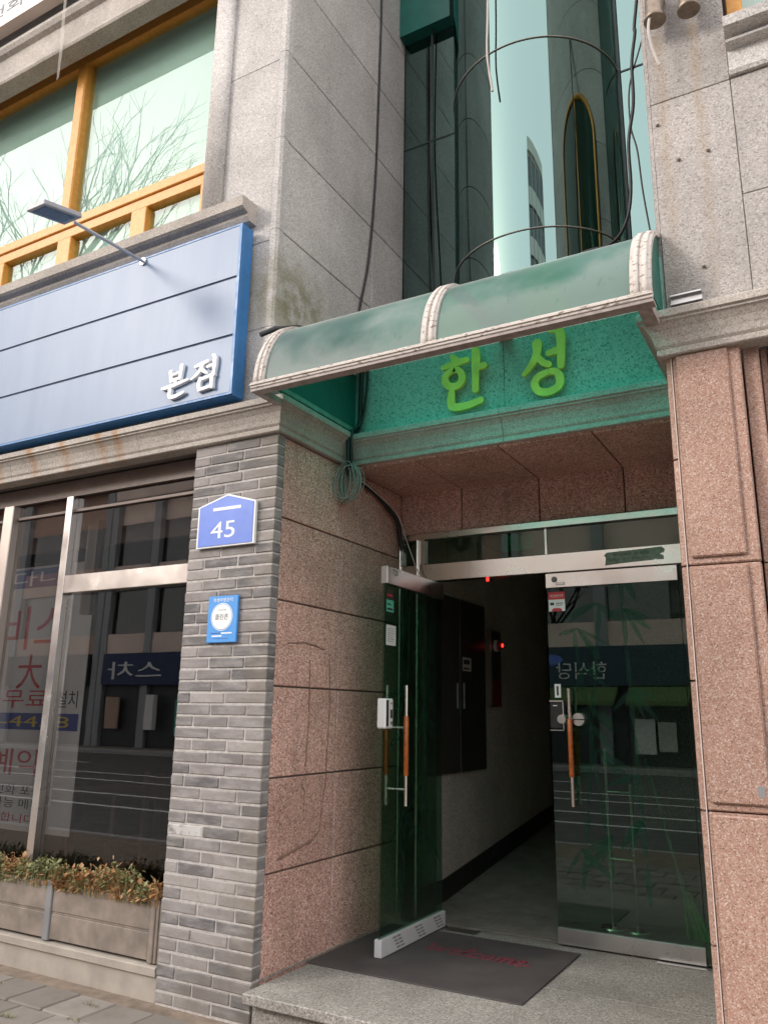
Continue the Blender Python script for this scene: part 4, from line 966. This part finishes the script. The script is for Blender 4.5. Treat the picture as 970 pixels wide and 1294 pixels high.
# --- banner and furniture behind the shop window
BN = thing('advert_banner', (-5.9, 4.4, .5), 'white advertising banner with red and blue lettering inside the shop window', 'banner')
bx('banner_sheet', M_banner, BN, -6.9, -5.15, 4.40, 4.405, .52, 2.62)
bx('blue_strip', M_navy, BN, -6.9, -5.55, 4.3975, 4.3995, 2.44, 2.60); 
FB = lambda x, z, y=4.3992: frame3((x, y, z), (1, 0, 0), (0, 0, 1))
text_mb('기다나', 1.0, .13, FB(-6.02, 2.52, 4.3972), .0008).build('lettering', M_white, BN)
text_mb('서비스', 1.25, .36, FB(-6.05, 2.10), .0012).build('lettering', M_red, BN); text_mb('大', .3, .28, FB(-5.82, 1.74), .0012).build('lettering', M_red, BN)
text_mb('구무료', .85, .14, FB(-5.98, 1.52), .0012).build('lettering', M_red, BN); text_mb('설치', .24, .13, FB(-5.33, 1.52), .0012).build('lettering', M_ink, BN)
bx('blue_pill', M_navy, BN, -6.9, -5.18, 4.3975, 4.3995, 1.28, 1.41, .0009); text_mb('00-4458', 1.2, .085, FB(-5.88, 1.345, 4.3972), .0008).build('lettering', M_yellow, BN)
text_mb('예약', .62, .2, FB(-5.86, 1.03), .0012).build('lettering', M_red, BN); text_mb('주문 전화 포장', .9, .075, FB(-5.95, .82), .0012).build('lettering', M_ink, BN)
text_mb('배달 가능 메뉴', .9, .075, FB(-5.95, .72), .0012).build('lettering', M_ink, BN); text_mb('환영합니다', .7, .07, FB(-5.9, .61), .0012).build('lettering', M_red, BN)
M_chair = simple('brown_chair_wood', (.16, .08, .045), .45, var=.2)
CH = thing('wooden_chair', (-5.05, 5.05, 0), 'brown wooden chair standing behind the shop window beside the pillar', 'chair')
bx('seat', M_chair, CH, -5.27, -4.85, 4.85, 5.25, .41, .44, .006)
for x, y, t in ((-5.25, 4.87, .41), (-4.87, 4.87, .97), (-5.25, 5.23, .41), (-4.87, 5.23, .97)): bx('leg', M_chair, CH, x-.02, x+.02, y-.02, y+.02, .001, t-.001 if t < .5 else t)
bx('backrest', M_chair, CH, -4.88, -4.86, 4.892, 5.208, .75, .95)
TB = thing('wooden_table', (-5.8, 5.6, 0), 'brown wooden table in the dark shop interior', 'table')
bx('table_top', M_chair, TB, -6.4, -5.2, 5.35, 6.0, .70, .735, .005)
for x in (-6.34, -5.26):
    for y in (5.41, 5.94): bx('leg', M_chair, TB, x-.025, x+.025, y-.025, y+.025, .001, .699)

# --- planter and ledge
tag(MB().prism([(4.03, PZ-.05), (3.905, PZ-.05), (3.905, -.072), (3.886, -.070), (3.884, -.028), (3.888, -.022), (4.03, -.018)], 'x', -9, -3.70).build('shop_ledge', M_ledge), kind='structure')
PT = thing('planter_box', (-4.5, 3.95, -.01), 'long weathered grey planter box on the ledge under the shop window', 'planter')
for a, b in ((-7.3, -6.0), (-5.90, -4.735), (-4.675, -3.80)):
    for z0, z1 in ((-.004, .148), (.160, .335)): bx('planter_panel', M_planter, PT, a, b, 3.918, 3.934, z0, z1, .005)
    bx('planter_bead', M_planter, PT, a, b, 3.922, 3.934, .149, .159, .002)
    bx('soil_bed', M_soil, PT, a, b, 3.936, 4.018, -.012, .30)
for a, b in ((-6.0, -5.90), (-4.735, -4.675)): bx('planter_post', M_post, PT, a+.001, b-.001, 3.906, 4.018, -.014, .345, .005)
bx('planter_post', M_planter, PT, -3.798, -3.755, 3.908, 4.018, -.014, .345, .005); bx('planter_post', M_planter, PT, -3.753, -3.728, 3.914, 4.018, -.014, .33, .004); bx('planter_post', M_planter, PT, -3.726, -3.704, 3.918, 4.018, -.014, .32, .004)
def greens(x0, x1, n, mat, seed, zc):
    rnd = random.Random(seed); mb = MB()
    for i in range(n):
        x = rnd.uniform(x0, x1); y = rnd.uniform(3.905, 4.012); zb = .30; hh = max(.0, rnd.gauss(zc, .035))+.03*math.sin(x*9+seed)
        p = Vector((x, y, zb+max(.01, hh))); L = rnd.uniform(.02, .055); wd = L*rnd.uniform(.12, .34); an = rnd.uniform(0, 6.28); el = rnd.uniform(-.5, 1.1)
        d = Vector((math.cos(an)*math.cos(el), math.sin(an)*math.cos(el), math.sin(el))); sd_ = d.cross(Vector((0, 0, 1))).normalized()*wd; up = Vector((0, 0, .004))
        mb.add([p, p+d*L*.5+sd_+up, p+d*L, p+d*L*.5-sd_+up], [(0, 1, 2), (0, 2, 3)])
        if i % 4 == 0: mb.tube([(x, y, zb-.01), p], .0016, 3, False)
    return mb
tag(greens(-7.2, -3.80, 5200, M_leafg, 1, .06).build('planter_greenery', M_leafg), 'low green foliage growing in the concrete planter', 'plants', kind='stuff')
tag(greens(-4.70, -3.72, 2300, M_leafr, 2, .055).build('planter_greenery', M_leafr), 'rusty orange foliage at the right end of the concrete planter', 'plants', kind='stuff')
tag(greens(-7.2, -4.5, 2000, M_leafr, 4, .05).build('planter_greenery', M_leafr), 'scattered dry brown leaves among the planter foliage', 'plants', kind='stuff')
wd = MB(); rnd = random.Random(9)
for cx, cy in ((-3.95, 3.66), (-4.55, 3.42), (-4.75, 3.62), (-3.85, 3.45), (-5.2, 3.62), (-4.2, 3.30)):
    for i in range(26):
        a = rnd.uniform(0, 6.28); L = rnd.uniform(.02, .06); b = Vector((cx+rnd.uniform(-.05, .05), cy+rnd.uniform(-.015, .015), PZ-.005)); t = b+Vector((math.cos(a)*L*.7, math.sin(a)*L*.7, L*.6)); s_ = Vector((-math.sin(a), math.cos(a), 0))*.003
        wd.add([b-s_, b+s_, t], [(0, 1, 2)])
tag(wd.build('pavement_weed', M_leafg), 'small weeds sprouting in the pavement joints below the planter', 'weeds', kind='stuff')

# ================================================================ across the street (seen in reflections; shades the lower facade)
def far_building(x0, x1, hgt, mat, label, yf=-18.9, sign=None):
    t = thing('street_building', ((x0+x1)/2, yf, PZ), label, 'building')
    bx('wall', mat, t, x0, x1, yf-10, yf-.25, PZ, hgt)
    nfl = int((hgt-4)//3.3); nb = max(2, int((x1-x0)//2.6)); bw = (x1-x0)/nb
    fr = MB()
    for i in range(nb+1): fr.box(x0+i*bw-.22, x0+i*bw+.22, yf-.25, yf+.1, PZ, hgt-.4)
    fr.build('column', M_colgrey, t)
    for f in range(nfl):
        z0 = 4.2+f*3.3; bx('band', mat, t, x0, x1, yf-.249, yf, z0-.5, z0+.7)
        for i in range(nb): bx('window', M_oppglass, t, x0+i*bw+.25, x0+(i+1)*bw-.25, yf-.2, yf-.18, z0+.7, z0+2.79)
    bx('shopfront', M_darkshop, t, x0+.3, x1-.3, yf-.24, yf-.1, PZ, 2.6)
    bx('parapet', mat, t, x0, x1, yf-.249, yf+.15, hgt-.4, hgt+.5)
    if sign: bx('fascia', sign, t, x0+.3, x1-.3, yf-.09, yf+.25, 2.55, 3.98)
    return t
far_building(-58, -44, 11.6, M_palef, 'pale block across the street, furthest to the left', sign=M_signteal)
far_building(-43.6, -31, 12.4, M_brownf, 'brown block across the street with grey columns', sign=M_darkshop)
fc = far_building(-30.6, -19, 11.9, M_beige, 'beige block across the street with white letters on a navy fascia', sign=M_signdark)
FR = lambda x, z: frame3((x, -18.645, z), (-1, 0, 0), (0, 0, 1))
text_mb('스차', 3.4, .8, FR(-28.2, 3.2), .02).build('lettering', M_paper, fc)
bx('vertical_sign', M_paper, fc, -27.15, -26.65, -18.7, -18.45, .6, 2.1); bx('shop_poster', M_brownf, fc, -29.9, -29.1, -18.8, -18.7, .6, 2.0); bx('shop_poster', M_tealpane, fc, -25.6, -24.4, -18.8, -18.7, .4, 1.9)
far_building(-18.6, -11.3, 9.2, M_brownf, 'brown low block across the street beside the awning shop', sign=M_signdark)
fb = far_building(-11.0, -4.3, 9.6, M_beige, 'beige block across the street with a green awning', sign=M_signteal)
text_mb('한식당', 1.9, .62, FR(-8.4, 3.1), .02).build('lettering', M_paper, fb); ell(-9.45, 3.5, .34, .2, -18.66, -18.64).build('logo', M_plaque, fb)
for a, b in ((-10.6, -7.1), (-6.7, -4.6)): MB().prism([(-18.64, 2.5), (-17.9, 2.0), (-17.9, 1.85), (-18.64, 2.35)], 'x', a, b).build('awning', M_awning, fb)
bx('shop_poster', M_paper, fb, -6.6, -5.9, -18.8, -18.7, .2, 1.4); bx('shop_poster', M_palef, fb, -5.8, -5.2, -18.8, -18.7, .3, 1.3)
far_building(-4.0, 4, 10.8, M_palef, 'pale block across the street opposite the granite pillar', sign=M_signteal)
far_building(4.4, 18, 7.5, M_brownf, 'brown block across the street, furthest to the right', sign=M_signblue)

far_building(1.0, 13, 34.0, M_palef, 'tall narrow pale tower set back across the street', yf=-30.5)
def tree(x, y, h_, seed, label):
    rnd = random.Random(seed); t = thing('bare_tree', (x, y, PZ), label, 'tree', 'bare street trees')
    tr = MB(); br = MB()
    top = Vector((x+rnd.uniform(-.3, .3), y, PZ+h_*.5)); tr.tube([(x, y, PZ), (x, y, PZ+h_*.25), top], [.24, .19, .14], 10); tr.build('trunk', M_bark, t)
    def grow(p, d, L, r, lev):
        q = p+d*L*.5+Vector((rnd.uniform(-.1, .1), rnd.uniform(-.1, .1), .06))*L; e = q+(d+Vector((rnd.uniform(-.25, .25), rnd.uniform(-.25, .25), .2))).normalized()*L*.5
        br.tube([p, q, e], [r, r*.8, r*.55], 4 if lev > 1 else 6, False)
        if lev >= 4: return
        for k in range(rnd.randint(3, 4)):
            b = p.lerp(e, rnd.uniform(.45, 1)) if k else e
            nd = (d+Vector((rnd.uniform(-1, 1), rnd.uniform(-1, 1), rnd.uniform(-.2, .7)))*.85).normalized(); grow(b, nd, L*rnd.uniform(.55, .72), r*.5, lev+1)
    for k in range(6):
        a = k*1.05+rnd.uniform(-.3, .3); grow(top-Vector((0, 0, rnd.uniform(0, h_*.16))), Vector((math.cos(a)*.7, math.sin(a)*.7, .8)).normalized(), h_*.24, .09, 0)
    br.build('crown', M_bark, t)
tree(-15.0, -1.2, 15, 3, 'tall bare street tree on the near kerb, nearer the entrance'); tree(-21.5, -1.3, 15, 6, 'tall bare street tree on the near kerb, further down the street')
